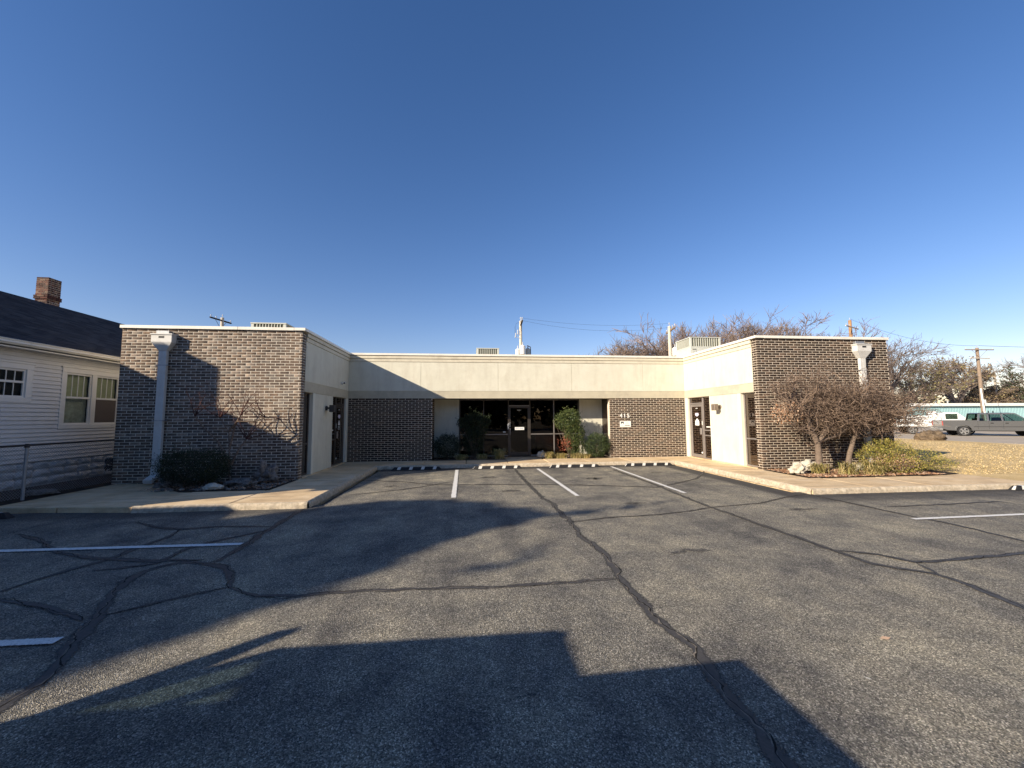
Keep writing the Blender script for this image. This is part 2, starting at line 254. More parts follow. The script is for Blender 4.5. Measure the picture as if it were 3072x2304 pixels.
class MB:
    def __init__(s): s.v=[]; s.f=[]; s.mi=[]
    def add(s,v,f,mi=0):
        b=len(s.v); s.v+= [tuple(q) for q in v]; s.f+=[tuple(i+b for i in q) for q in f]; s.mi+=[mi]*len(f); return s
    def box(s,x0,x1,y0,y1,z0,z1,mi=0):
        if x0>x1: x0,x1=x1,x0
        if y0>y1: y0,y1=y1,y0
        v=[(x0,y0,z0),(x1,y0,z0),(x1,y1,z0),(x0,y1,z0),(x0,y0,z1),(x1,y0,z1),(x1,y1,z1),(x0,y1,z1)]
        return s.add(v,[(0,3,2,1),(4,5,6,7),(0,1,5,4),(1,2,6,5),(2,3,7,6),(3,0,4,7)],mi)
    def prism(s,pts,z0,z1,axis='z',mi=0):
        n=len(pts)
        def P(a,b,c): return (a,b,c) if axis=='z' else ((a,c,b) if axis=='y' else (c,a,b))
        v=[P(a,b,z0) for a,b in pts]+[P(a,b,z1) for a,b in pts]
        f=[tuple(range(n))[::-1],tuple(range(n,2*n))]+[(i,(i+1)%n,n+(i+1)%n,n+i) for i in range(n)]
        return s.add(v,f,mi)
    def tube(s,p0,p1,r0_,r1_=None,k=8,cap=True,mi=0):
        r1_=r0_ if r1_ is None else r1_; p0=Vector(p0); p1=Vector(p1); d=(p1-p0).normalized(); a=d.orthogonal().normalized(); b=d.cross(a)
        v=[];
        for p,r in ((p0,r0_),(p1,r1_)):
            for i in range(k):
                t=2*math.pi*i/k; v.append(p+(a*math.cos(t)+b*math.sin(t))*r)
        f=[(i,(i+1)%k,k+(i+1)%k,k+i) for i in range(k)]
        if cap: f+=[tuple(range(k))[::-1],tuple(range(k,2*k))]
        return s.add(v,f,mi)
    def obbox(s,c,ax,ay,az,hx,hy,hz,mi=0):
        c=Vector(c); v=[]
        for z in (-1,1):
            for (x,y) in ((-1,-1),(1,-1),(1,1),(-1,1)): v.append(c+ax*hx*x+ay*hy*y+az*hz*z)
        return s.add(v,[(0,3,2,1),(4,5,6,7),(0,1,5,4),(1,2,6,5),(2,3,7,6),(3,0,4,7)],mi)
    def build(s,name,mat,parent=None,kind=None,bevel=0,smooth=False,local=False):
        org=ORG.get(parent.name,np.zeros(3)) if parent else np.zeros(3)
        me=bpy.data.meshes.new(name); me.from_pydata([tuple(np.array(q)-org) for q in s.v],[],s.f)
        mats=mat if isinstance(mat,(list,tuple)) else [mat]
        for q in mats: me.materials.append(q)
        if len(mats)>1: me.polygons.foreach_set('material_index',s.mi)
        if smooth: me.polygons.foreach_set('use_smooth',[True]*len(me.polygons))
        me.update()
        import bmesh
        bm=bmesh.new(); bm.from_mesh(me); bmesh.ops.recalc_face_normals(bm,faces=bm.faces)
        if bevel: bmesh.ops.bevel(bm,geom=bm.edges[:],offset=bevel,segments=1,affect='EDGES',clamp_overlap=True)
        bm.to_mesh(me); bm.free()
        o=bpy.data.objects.new(name,me); C.objects.link(o)
        if parent: o.parent=parent; ORG[o.name]=org
        if kind: o['kind']=kind
        return o
def tubes(P0,P1,R0,R1,k=3):
    P0,P1=np.asarray(P0,float),np.asarray(P1,float); R0,R1=np.asarray(R0,float)[:,None],np.asarray(R1,float)[:,None]
    d=P1-P0; d/=np.maximum(np.linalg.norm(d,axis=1,keepdims=True),1e-9)
    ref=np.where(np.abs(d[:,2:3])<.9,np.array([[0,0,1.]]),np.array([[1.,0,0]])); a=np.cross(d,ref); a/=np.linalg.norm(a,axis=1,keepdims=True); b=np.cross(d,a)
    n=len(P0); V=np.zeros((n,2*k,3))
    for i in range(k):
        t=2*math.pi*i/k; q=a*math.cos(t)+b*math.sin(t); V[:,i]=P0+q*R0; V[:,k+i]=P1+q*R1
    f=np.array([(i,(i+1)%k,k+(i+1)%k,k+i) for i in range(k)]); Fc=(f[None]+np.arange(n)[:,None,None]*2*k).reshape(-1,4)
    return V.reshape(-1,3),Fc
def leaves(P,size,rng,asp=.5,up=0,fold=True):
    """one folded pair of quads per leaf, islands stay separate"""
    n=len(P); P=np.asarray(P,float); a=rng.normal(size=(n,3)); a[:,2]+=up; a/=np.linalg.norm(a,axis=1,keepdims=True)
    r=rng.normal(size=(n,3)); b=np.cross(a,r); b/=np.linalg.norm(b,axis=1,keepdims=True)
    s=(size*rng.uniform(.6,1.3,n))[:,None]
    V=np.stack([P-a*s*.5,P+b*s*asp*.5,P+a*s*.5,P-b*s*asp*.5],1)
    return V.reshape(-1,3),(np.arange(n)[:,None]*4+np.arange(4)[None])
def catV(lst):
    V=[];Fc=[];b=0
    for v,f in lst: V.append(v); Fc.append(f+b); b+=len(v)
    return np.concatenate(V),np.concatenate(Fc)
def text(s,size,mat,parent,name,loc,rot,ext=.002,bold=0,align='CENTER'):
    cu=bpy.data.curves.new(name,'FONT'); cu.body=s; cu.size=size; cu.extrude=ext; cu.align_x=align; cu.align_y='CENTER'; cu.offset=bold
    t=bpy.data.objects.new(name,cu); C.objects.link(t); bpy.context.view_layer.update()
    me=bpy.data.meshes.new_from_object(t.evaluated_get(bpy.context.evaluated_depsgraph_get())); bpy.data.objects.remove(t)
    me.materials.clear(); me.materials.append(mat)
    o=bpy.data.objects.new(name,me); C.objects.link(o); o.parent=parent
    org=ORG.get(parent.name,np.zeros(3)) if parent else np.zeros(3)
    o.location=Vector(loc)-Vector(org); o.rotation_euler=rot; return o
rng=np.random.default_rng(7); rnd=random.Random(5)
lat={}
ZA=-.12
# ================================================================= GROUND
def sheet(name,pts,z,mat,parent=None,kind='structure'):
    org=ORG.get(parent.name,np.zeros(3)) if parent else np.zeros(3)
    me=bpy.data.meshes.new(name); me.from_pydata([(x-org[0],y-org[1],z-org[2]) for x,y in pts],[],[tuple(range(len(pts)))]); me.materials.append(mat)
    o=bpy.data.objects.new(name,me); C.objects.link(o)
    if parent: o.parent=parent
    if kind: o['kind']=kind
    return o
sheet('ground',[(-900,-700),(900,-700),(900,900),(-900,900)],-.34,M['ground'])
def gridsheet(name,x0,x1,y0,y1,zf,mat,step,kind='structure'):
    xs=np.arange(x0,x1+step*.5,step); ys=np.arange(y0,y1+step*.5,step); X,Y=np.meshgrid(xs,ys); Z=zf(X,Y)
    V=np.stack([X,Y,Z],-1).reshape(-1,3); nx=len(xs); i=np.arange(len(ys)-1)[:,None]*nx+np.arange(nx-1)[None]; i=i.ravel()
    return fast(name,V,np.stack([i,i+1,i+nx+1,i+nx],1),mat,None,kind)
lot=sheet('parking_lot',[(-40,-30),(34,-30),(34,8.9),(7.5,8.9),(7.5,15.6),(-3,15.6),(-3,8.9),(-40,8.9)],ZA,M['asphalt'])
tag(lot,'worn grey asphalt parking lot crossed by tar sealed cracks')
# lawns and side ground
def lawnz(X,Y): return -.03-.14*np.clip((X-16)/16,0,1)+.015*np.sin(X*.9)*np.sin(Y*.7)
gridsheet('lawn',10.9,33.9,8.95,60.95,lawnz,M['lawn'],1.0)['label']='dry straw coloured lawn right of the brick building'
sheet('side_yard',[(-40,8.9),(-9.2,8.9),(-9.2,40),(-40,40)],-.02,M['soil'])
sheet('back_yard',[(-9.3,17),(11,17),(11,60),(-9.3,60)],-.05,M['lawn'])
sheet('street',[(34,-30),(60,-30),(60,58),(34,58)],-.20,M['road'])
k=MB(); k.box(33.85,34.15,-30,58,-.3,-.165); k.build('street_kerb',M['kerb'],kind='structure')
st=sheet('far_lot',[(60,-30),(220,-30),(220,150),(60,150)],-.205,M['road'])
sheet('street_line',[(42.2,30),(42.34,30),(42.34,52),(42.2,52)],-.195,M['paint'])
# painted lines and cracks (children of the lot)
LAY=[0]
def lay(): LAY[0]+=1; return ZA+.003+LAY[0]*.00022
def ribbon(name,pts,w,mat,jit=.25,sub=.12,wob=.012,label=None,taper=False):
    P=[Vector((x,y)) for x,y in pts]; Q=[]
    for a,b in zip(P[:-1],P[1:]):
        n=max(1,int((b-a).length/sub))
        for i in range(n): Q.append(a.lerp(b,i/n))
    Q.append(P[-1])
    Q2=[Q[0]]+[(Q[i-1]+Q[i]*2+Q[i+1])/4+Vector((rnd.gauss(0,wob),rnd.gauss(0,wob))) for i in range(1,len(Q)-1)]+[Q[-1]]
    z=lay(); V=[];ww=w
    key=(round(pts[0][0],3),round(pts[0][1],3),len(pts)); lt=lat.setdefault(key,[rnd.uniform(0,6.28) for _ in range(4)])
    if name!='crack_sealant' and name!='painted_line':
        acc=0; Q3=[]
        for i,q in enumerate(Q2):
            u=i*sub; t=(Q2[min(i+1,len(Q2)-1)]-Q2[max(i-1,0)]).normalized(); a_=.022*math.sin(u*5+lt[0])+.014*math.sin(u*13+lt[1])+.008*math.sin(u*29+lt[2])+.004*math.sin(u*61+lt[3])+(-.006 if name=='crack_edge' else 0); Q3.append(q+Vector((-t.y,t.x))*a_)
        Q2=Q3
    for i,q in enumerate(Q2):
        t=(Q2[min(i+1,len(Q2)-1)]-Q2[max(i-1,0)]).normalized(); nn=Vector((-t.y,t.x))
        ww=w*(1+rnd.uniform(-jit,jit)); e=1 if not taper else min(1,.25+min(i,len(Q2)-1-i)/4)
        a=ww*.5*e*(1+rnd.uniform(-jit,jit)*.5); b=ww*.5*e*(1+rnd.uniform(-jit,jit)*.5)
        V+= [(q.x+nn.x*a,q.y+nn.y*a,z),(q.x-nn.x*b,q.y-nn.y*b,z)]
    n=len(Q2)
    o=fast(name,V,np.array([(2*i,2*i+1,2*i+3,2*i+2) for i in range(n-1)]),mat,lot)
    uv=o.data.uv_layers.new(name='UVMap'); uv.data.foreach_set('uv',np.array([(q_,w_) for i in range(n-1) for q_,w_ in ((0,i*.1),(1,i*.1),(1,i*.1+.1),(0,i*.1+.1))],float).ravel())
    if label: o['label']=label
    return o
def crackline(pts,wt,wc=.012,pale=False):
    ribbon('crack_sealant',pts,wt*1.25,M['tar'],.3,.14,.01,taper=True)
    if wc: 
        if pale: ribbon('crack_edge',pts,.008,M['crackedge'],1.0,.035,.004,taper=True)
        ribbon('crack',pts,min(wc,.009),M['crack'],.7,.035,.004)
crackline([(1.58,14.5),(1.58,12.9),(1.59,10.6),(1.62,8.91),(1.72,8.4),(1.71,7.37),(1.73,6.8),(1.66,6.2),(1.75,5.5),(1.73,4.7),(1.64,4.43),(1.67,4.05),(1.64,3.7),(1.66,3.4),(1.74,3.2),(1.78,3.11),(1.68,2.93),(1.67,2.71),(1.64,2.5),(1.64,2.3),(1.6,2.05),(1.58,1.2),(1.55,0)],.13,.018,True)
crackline([(-2.5,4.73),(-2.16,4.49),(-1.89,4.43),(-1.4,4.48),(-.82,4.48),(-.25,4.46),(.33,4.41),(.94,4.44),(1.65,4.47)],.085,.016,True)
crackline([(-2.5,4.73),(-2.71,5.17),(-2.97,5.44),(-3.54,5.67),(-3.74,5.5),(-3.82,5.2),(-3.64,4.73),(-3.41,4.34),(-3.26,4.02),(-3.09,3.63),(-2.93,3.38),(-2.87,3.14),(-2.88,2.9),(-2.9,2.2)],.135,.016,True)
crackline([(-3.31,4.22),(-3.06,4.41),(-2.85,4.59),(-2.54,4.74)],.07,.01)
crackline([(-3.24,8.6),(-3.2,7.03),(-3.14,6.18),(-3.15,5.53)],.13,.01)
for p in ([(-3.25,7.26),(-4.07,7.38),(-4.62,7.26),(-5.1,7.44),(-5.77,7.88)],[(-4.62,7.26),(-4.52,6.79),(-4.58,6.2),(-4.52,5.9),(-4.73,5.48),(-4.85,4.8)],[(-3.2,7.03),(-3.61,6.58),(-3.87,6.19),(-3.82,5.61),(-4.4,5.43)],[(-4.65,4.72),(-4.1,4.5),(-3.76,4.35),(-3.4,4.13)],[(-7.01,7.31),(-6.22,6.82),(-5.52,6.24),(-4.86,5.94),(-4.01,5.73),(-3.33,5.68)]): crackline(p,.10,.008)
crackline([(-3.1,12.3),(-1.69,11.71),(-.93,11.13),(1.57,10.83),(2.77,10.6),(4.75,9.94),(6.52,11.19),(7.6,12.6)],.09,.008)
crackline([(-2.8,9.9),(-1.5,10.6),(-.93,11.13),(-.5,11.6)],.06,.006)
crackline([(1.72,6.9),(2.52,7.13),(3.43,7.2),(4.02,7.36),(4.76,7.65),(5.89,7.85),(6.95,8.39),(7.6,8.6)],.045,.012)
crackline([(4.85,13.5),(4.84,10.15),(4.75,8.9),(4.71,7.58),(4.77,5.8),(4.78,5.03),(4.8,4.54),(4.91,4.32),(5.23,4.23),(5.22,3.84),(5.11,3.55),(5.03,3.2),(5.0,1.5)],.11,.008)
crackline([(4.78,5.03),(5.24,4.82),(5.34,4.48),(5.8,4.52),(7.09,4.64),(9,4.7)],.10,.008)
crackline([(5.34,4.48),(5.2,4.15)],.11,0)
crackline([(7.6,8.55),(7.7,7.79),(7.73,6.72),(7.78,6.31),(7.82,5.94),(7.74,5.06),(7.7,3)],.08,.008)
crackline([(8.0,7.22),(9.65,7.29),(10.83,7.36),(10.75,6.9)],.05,.006)
for p,wd in (([(-.40,14.13),(-.335,9.28)],.115),([(2.37,14.05),(2.44,9.1)],.105),([(5.06,14.22),(4.99,9.1)],.10),([(7.55,6.33),(12.5,6.42)],.10),([(-3.2,6.3),(-8.5,6.44)],.11),([(-3.28,3.79),(-8,3.86)],.10)):
    ribbon('painted_line',p,wd*1.08,M['paint'],.04,.08,.002)
o=MB(); z=lay(); pts=[(.38+.07*math.cos(t)*rnd.uniform(.7,1.2),2.72+.05*math.sin(t)*rnd.uniform(.7,1.2),z) for t in np.linspace(0,6.28,16)[:-1]]; o.add(pts,[tuple(range(15))]); pass
for (a,b_,c_,d_) in ((.38,2.72,.16,.12),(3.4,8.2,.5,.35),(6.3,7.2,.6,.4),(1.0,9.9,.5,.6),(.6,12.2,.5,.7),(3.6,11.6,.5,.8),(-2.0,11.0,.4,.6),(5.9,12.4,.4,.6),(2.9,5.2,.6,.3),(9.5,5.2,.5,.4)): ribbon('oil_stain',[(a-c_/2,b_),(a,b_+.03),(a+c_/2,b_)],d_,M['oil'],.3,.06,.01,taper=True)
# wheel stops
def wheel_stop(x0,x1,y,label,n=4,rz=0,first=[None]):
    L=x1-x0; cx=(x0+x1)/2
    t=thing('wheel_stop',label,'wheel stop',(cx,y,ZA),rz,'black rubber wheel stops')
    b=MB(); h=.10; wd=.075; tp=.045; e=.09; L2=L/2
    V=[(-L2,-wd,0),(L2,-wd,0),(L2,wd,0),(-L2,wd,0),(-L2+e,-tp,h),(L2-e,-tp,h),(L2-e,tp,h),(-L2+e,tp,h)]
    V=[(a+(cx if rz==0 else 0),c+(y if rz==0 else 0),z+(ZA if rz==0 else 0)) for a,c,z in V]
    b.add(V,[(0,3,2,1),(4,5,6,7),(0,1,5,4),(1,2,6,5),(2,3,7,6),(3,0,4,7)]); b.build('rubber_bar',M['rubber'],t,bevel=.008)
    ox,oy,oz=(cx,y,ZA) if rz==0 else (0,0,0)
    for i in range(n):
        u=-L2+L*(i+.62)/(n+.25); s=.055
        q=MB(); q.add([(ox+u-s,oy-wd-.001,oz+.022),(ox+u+s,oy-wd-.001,oz+.022),(ox+u+s+.03,oy-tp-.003,oz+h+.004),(ox+u-s+.03,oy-tp-.003,oz+h+.004),(ox+u+s+.03,oy+tp,oz+h+.004),(ox+u-s+.03,oy+tp,oz+h+.004),
            (ox+u-s,oy-wd+.01,oz+.02),(ox+u+s,oy-wd+.01,oz+.02)],[(0,1,2,3),(3,2,4,5),(6,7,1,0)]); q.build('white_block',M['reflect'],t)
    q=MB(); q.add([(ox-L2+.004,oy-wd+.01,oz+.01),(ox-L2+.004,oy+.0,oz+.01),(ox-L2+e-.004,oy,oz+h-.004),(ox-L2+e-.004,oy-tp+.005,oz+h-.004)],[(0,1,2,3)])
    for i in range(4): q.v[i]=(q.v[i][0]-.004,q.v[i][1],q.v[i][2]+.004)
    q.build('white_end',M['reflect'],t)
    return t
wheel_stop(-2.63,-.93,14.42,'leftmost black wheel stop by the rear kerb, lying in shade')
wheel_stop(.13,1.87,14.3,'black wheel stop by the rear kerb in front of the glass entrance door')
wheel_stop(2.83,4.66,14.26,'black wheel stop by the rear kerb in front of the round green shrubs')
wheel_stop(5.6,7.4,14.32,'black wheel stop by the rear kerb in front of the house number 415')
wheel_stop(12.75,14.4,8.45,'black wheel stop at the right edge of the lot beside the dry lawn')
wheel_stop(-10.1,-8.3,8.5,'black wheel stop at the left edge of the lot near the fence',rz=0)
# ================================================================= SIDEWALK
walk=thing('sidewalk',None,None,(0,0,0)); walk['kind']='structure'; walk['label']='tan weathered concrete walk around the brick building'
def slab(pts,z=0,h=.24,tilt=0):
    cx=sum(p[0] for p in pts)/len(pts); cy_=sum(p[1] for p in pts)/len(pts); g=.012
    P=[(x-math.copysign(g,x-cx),y-math.copysign(g,y-cy_)) for x,y in pts]
    b=MB(); b.prism(P,z-h,z+rnd.uniform(-.004,.004)); b.build('slab',M['conc'],walk,bevel=.012)
def rect(x0,x1,y0,y1): return [(x0,y0),(x1,y0),(x1,y1),(x0,y1)]
for a in (rect(-4.7,-3.2,8.65,10.2),rect(-4.65,-3.2,10.2,11.75),rect(-4.65,-3.2,11.75,13.3),rect(-4.65,-3.2,13.3,14.8),rect(-4.65,-3.2,14.8,16.25),rect(-6.3,-4.7,8.65,10.2)): slab(a)
slab([(-7.9,8.85),(-6.3,8.65),(-6.3,10.2),(-6.6,10.25),(-7.7,11.2),(-7.9,11.2)],-.01)
slab([(-9.2,9.0),(-7.9,8.85),(-7.9,11.2),(-7.9,11.8),(-9.2,11.8)],-.02)
xs=[-3.2,-1.65,-.1,1.45,2.95,4.5,6.1,7.75]
for a,b in zip(xs[:-1],xs[1:]): slab(rect(a,b,14.75,16.22))
slab(rect(1.45,2.95,16.22,17.2),.005)
for a in (rect(7.75,9.06,14.8,16.25),rect(7.75,9.06,13.3,14.8),rect(7.75,9.06,11.75,13.3),rect(7.75,9.06,10.1,11.75),rect(7.75,9.35,8.6,10.1),rect(9.35,10.9,8.6,10.05),rect(10.9,12.3,8.6,10.05)): slab(a)
slab([(12.3,8.6),(13.9,8.65),(13.9,10.3),(12.3,10.05)],-.02)
slab([(13.9,8.65),(15.5,8.75),(15.5,10.5),(13.9,10.3)],-.03)
# rough kerb face strips
def kerb(pts,n_out):
    V=[];P=[]
    for a,b in zip(pts[:-1],pts[1:]):
        a=Vector(a);b=Vector(b);n=max(2,int((b-a).length/.06))
        P+=[(a.lerp(b,i/n)) for i in range(n)]
    P.append(Vector(pts[-1]))
    nx,ny=n_out
    rows=[]
    for i,q in enumerate(P):
        j=rnd.gauss(0,.008)
        rows.append([(q.x-nx*.04,q.y-ny*.04,.004),(q.x+nx*(.01+j),q.y+ny*(.01+j),-.004+rnd.gauss(0,.004)),(q.x+nx*(.03+rnd.gauss(0,.008)),q.y+ny*(.03+rnd.gauss(0,.008)),-.06),(q.x+nx*(.035+rnd.gauss(0,.01)),q.y+ny*(.035+rnd.gauss(0,.01)),-.14)])
    V=[p for r in rows for p in r]; Fc=[(4*i+j,4*i+j+1,4*i+5+j,4*i+4+j) for i in range(len(rows)-1) for j in range(3)]
    fast('kerb_edge',V,np.array(Fc),M['kerb'],walk)
kerb([(-6.4,8.66),(-3.2,8.65)],(0,-1)); kerb([(-3.2,8.65),(-3.2,14.75)],(1,0)); kerb([(-3.2,14.75),(7.75,14.75)],(0,-1)); kerb([(7.75,14.75),(7.75,8.6)],(-1,0)); kerb([(7.75,8.6),(13.6,8.6)],(0,-1))
# planting beds
def bed(name,pts,z=-.02): return sheet(name,pts,z,M['soil'])
bed('left_planting_bed',[(-7.75,11.2),(-6.6,10.22),(-4.7,10.2),(-4.6,11.85),(-9.3,11.85),(-7.9,11.7)],.0)
bed('right_planting_bed',[(9.06,10.08),(12.6,10.06),(13.9,10.3),(13.9,14),(9.06,14)],.0)
bed('entrance_bed',[(-1.5,16.2),(1.45,16.2),(1.45,17.3),(-1.5,17.3)],.0); bed('entrance_bed',[(2.95,16.2),(5.85,16.2),(5.85,17.3),(2.95,17.3)],.0)
# ================================================================= OFFICE BUILDING
bld=thing('office_building','low U shaped brown brick office building with cream fascia','building',(2.2,16,0))
XLo,XLi,XRi,XRo=-9.28,-4.65,9.06,13.65; YW,YB,YR=11.8,16.25,17.25; H=4.2; FB=2.43
TOP=4.11; CO=.0762
# mortar masses
def mass(x0,x1,y0,y1,z0,z1,mat,name='wall'):
    b=MB(); b.box(x0,x1,y0,y1,z0,z1); return b.build(name,mat,bld)
mo=.0035
wl=mass(XLo+mo,XLi-mo,YW+mo,YW+.25-mo,-.1,TOP,M['mortarL'],'brick_wall'); wl['label']='lighter sunlit brick end wall of the left wing'
wr=mass(XRi+mo,XRo-mo,YW+mo,YW+.25-mo,-.1,TOP,M['mortar'],'brick_wall'); wr['label']='dark brown brick end wall of the right wing'
wbl=mass(XLi+.005,-1.44-mo,YB+mo,YB+.9,-.1,FB+.02,M['mortar'],'brick_wall'); wbr=mass(5.79+mo,XRi-.005,YB+mo,YB+.9,-.1,FB+.02,M['mortar'],'brick_wall')
wbr['label']='brown brick wall carrying the number 415'
wso=mass(XLo+mo,XLo+.2,YW+.25,22,-.1,TOP,M['mortarL']); wso2=mass(XRo-.2,XRo-mo,YW+.25,22,-.1,TOP,M['mortar'])
mass(XLo+.2,XRo-.2,21.8,22,-.1,TOP,M['mortar'])
# roofs
b=MB(); b.box(XLo+.05,XLi-.1,YW+.2,21.9,3.85,3.93); b.box(XLi-.1,XRi+.1,YB+.15,21.9,3.85,3.93); b.box(XRi+.1,XRo-.05,YW+.2,21.9,3.85,3.93); b.build('roof',M['band'],bld)
b=MB(); b.box(XLo+.2,XRo-.2,YB+1.05,21.8,-.05,.02); b.box(XLo+.2,XLi-.15,YW+.25,YB+1.05,-.05,.02); b.box(XRi+.15,XRo-.2,YW+.25,YB+1.05,-.05,.02); b.build('floor',M['floorin'],bld)
b=MB(); b.box(XLo+.3,XRo-.3,YR+.05,21.7,2.6,2.65); b.box(XLo+.3,XLi-.2,YW+.3,YR+.05,2.6,2.65); b.box(XRi+.2,XRo-.3,YW+.3,YR+.05,2.6,2.65); b.build('ceiling',M['floorin'],bld)
b=MB(); b.box(XLi-2.2,XLi-2.15,YW+.3,21.7,0,2.6); b.box(XRi+2.15,XRi+2.2,YW+.3,21.7,0,2.6); b.box(-4.5,9,20.2,20.25,0,2.6); b.build('partition',M['wood'],bld)
b=MB(); b.box(3.0,4.5,18.2,18.5,0.02,1.4); b.build('counter',M['wood'],bld)
# soffit
b=MB(); b.box(-1.44,5.79,YB+.05,YR+.1,FB+.02,FB+.06); b.build('soffit',M['band'],bld)
# --- bricks
LB,HB,GA=.237,.0635,.017
slots=[]   # (kind, center, axis('x'/'y'), sign outward, length, wall)
def course_run(a0,a1,off):
    out=[]; p=a0-(off if off else 0)
    first=True
    while p<a1-.03:
        s=max(p,a0); e=min(p+LB,a1)
        if e-s>.03: out.append((s,e))
        p+=LB+GA
    return out
def brickface(axis,fixed,a0,a1,z0,n,outsign,wallkey,phase=0):
    for i in range(n):
        for s,e in course_run(a0,a1,((LB+GA)/2 if (i+phase)%2 else 0)):
            slots.append((axis,fixed,(s+e)/2,z0+CO*i+CO/2,e-s,outsign,wallkey))
NW=54
brickface('x',YW,XLo,XLi,0,NW,-1,'L'); brickface('x',YW,XRi,XRo,0,NW,-1,'R',1)
brickface('x',YW,XLo,XLi,-CO,1,-1,'L',1)
brickface('y',XLi,YW+.06,YW+.25,0,NW,1,'L',1); brickface('y',XRi,YW+.06,YW+.25,0,NW,-1,'R')
brickface('x',YB,XLi+.02,-1.44,0,32,-1,'BL'); brickface('x',YB,5.79,XRi-.02,0,32,-1,'BR',1)
brickface('y',-1.44,YB+.06,YR,0,32,1,'BL',1)
# chosen 300 largest: nearest to camera
def near(s):
    ax,fx,c,z,L,sg,k=s; x,y=(c,fx) if ax=='x' else (fx,c)
    return -L*HB/((x*x+y*y+z*z)) if ax=='x' else 0
order=sorted(range(len(slots)),key=lambda i:near(slots[i]))
full=[i for i in order if slots[i][0]=='x' and slots[i][6] in 'LR' and abs(slots[i][4]-LB)<1e-3][:300]
fs=set(full)
def brickmesh(nm,mat):
    b=MB(); b.box(-LB/2,LB/2,-.045,.045,-HB/2,HB/2); o=b.build(nm,mat,None,bevel=.003); return o
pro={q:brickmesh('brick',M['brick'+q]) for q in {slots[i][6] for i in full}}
used={'L':False,'R':False}; wobj={'L':wl,'R':wr}
for i in full:
    ax,fx,c,z,L,sg,k=slots[i]
    o=pro[k] if not used[k] else pro[k].copy()
    if used[k]: C.objects.link(o)
    used[k]=True; o.parent=wobj[k]; org=ORG[wobj[k].name]
    o.location=(c-org[0],fx+.045+rnd.uniform(-.001,.001)-org[1],z-org[2]); o.rotation_euler=(0,0,rnd.uniform(-.006,.006))
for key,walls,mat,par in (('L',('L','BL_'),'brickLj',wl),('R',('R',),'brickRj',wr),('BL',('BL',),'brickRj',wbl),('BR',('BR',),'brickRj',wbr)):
    V=[];Fc=[]
    for i,s in enumerate(slots):
        if i in fs: continue
        ax,fx,c,z,L,sg,k=s
        if k!=key: continue
        e=.002; j=rnd.uniform(-.001,.001)
        # chamfered front box: 8 verts back/front rim + inner front
        h=HB/2; l=L/2
        if ax=='x':
            f=fx+j; bb=fx+.05
            v=[(c-l,bb,z-h),(c+l,bb,z-h),(c+l,bb,z+h),(c-l,bb,z+h),(c-l,f+e,z-h),(c+l,f+e,z-h),(c+l,f+e,z+h),(c-l,f+e,z+h),(c-l+e,f,z-h+e),(c+l-e,f,z-h+e),(c+l-e,f,z+h-e),(c-l+e,f,z+h-e)]
        else:
            f=fx-sg*j; bb=fx-sg*.05; g=f-sg*e
            v=[(bb,c-l,z-h),(bb,c+l,z-h),(bb,c+l,z+h),(bb,c-l,z+h),(g,c-l,z-h),(g,c+l,z-h),(g,c+l,z+h),(g,c-l,z+h),(f,c-l+e,z-h+e),(f,c+l-e,z-h+e),(f,c+l-e,z+h-e),(f,c-l+e,z+h-e)]
        n0=len(V); V+=v
        Fc+=[[n0+a for a in q] for q in ((0,1,5,4),(1,2,6,5),(2,3,7,6),(3,0,4,7),(4,5,9,8),(5,6,10,9),(6,7,11,10),(7,4,8,11),(8,9,10,11))]
    if V:
        o=fast('bricks',V,np.array(Fc),M[mat],par,'stuff')
# --- fascia (profile pieces): helper draws along X at YB or along Y at wing
def fx_panel(x0,x1,proud,z0,z1): b=MB(); b.box(x0,x1,YB-proud,YB+.12,z0,z1); return b
JX=[XLi+.0,-1.89,1.17,4.2,7.25,XRi]
for i in range(5):
    g=.005; b=MB(); b.box(JX[i]+(g if i else .012),JX[i+1]-(g if i<4 else .012),YB-.012,YB+.1,2.722,3.868); b.build('fascia_panel',M['stucco'],bld,bevel=.004)
b=MB(); b.box(XLi,XRi,YB+.003,YB+.13,2.42,4.12); b.build('fascia_backing',M['band'],bld)
b=MB(); b.box(XLi,XRi,YB-.004,YB+.01,FB,2.718); b.box(XLi,XRi,YB-.010,YB+.01,FB,FB+.022); b.build('fascia_band',M['band'],bld,bevel=.002)
for (z0,z1,p) in ((3.875,3.995,.030),(4.0,4.118,.05)):
    b=MB(); b.box(XLi+p,XRi-p,YB-p,YB+.1,z0,z1-.012); b.build('cornice_strip',M['trim'],bld,bevel=.004)
for a,c in ((XLi-.02,1.17),(1.174,4.9),(4.904,XRi+.02)):
    b=MB(); b.box(a,c,YB-.085,YB+.22,4.122,H+.004); b.build('coping',M['cap'],bld,bevel=.006)
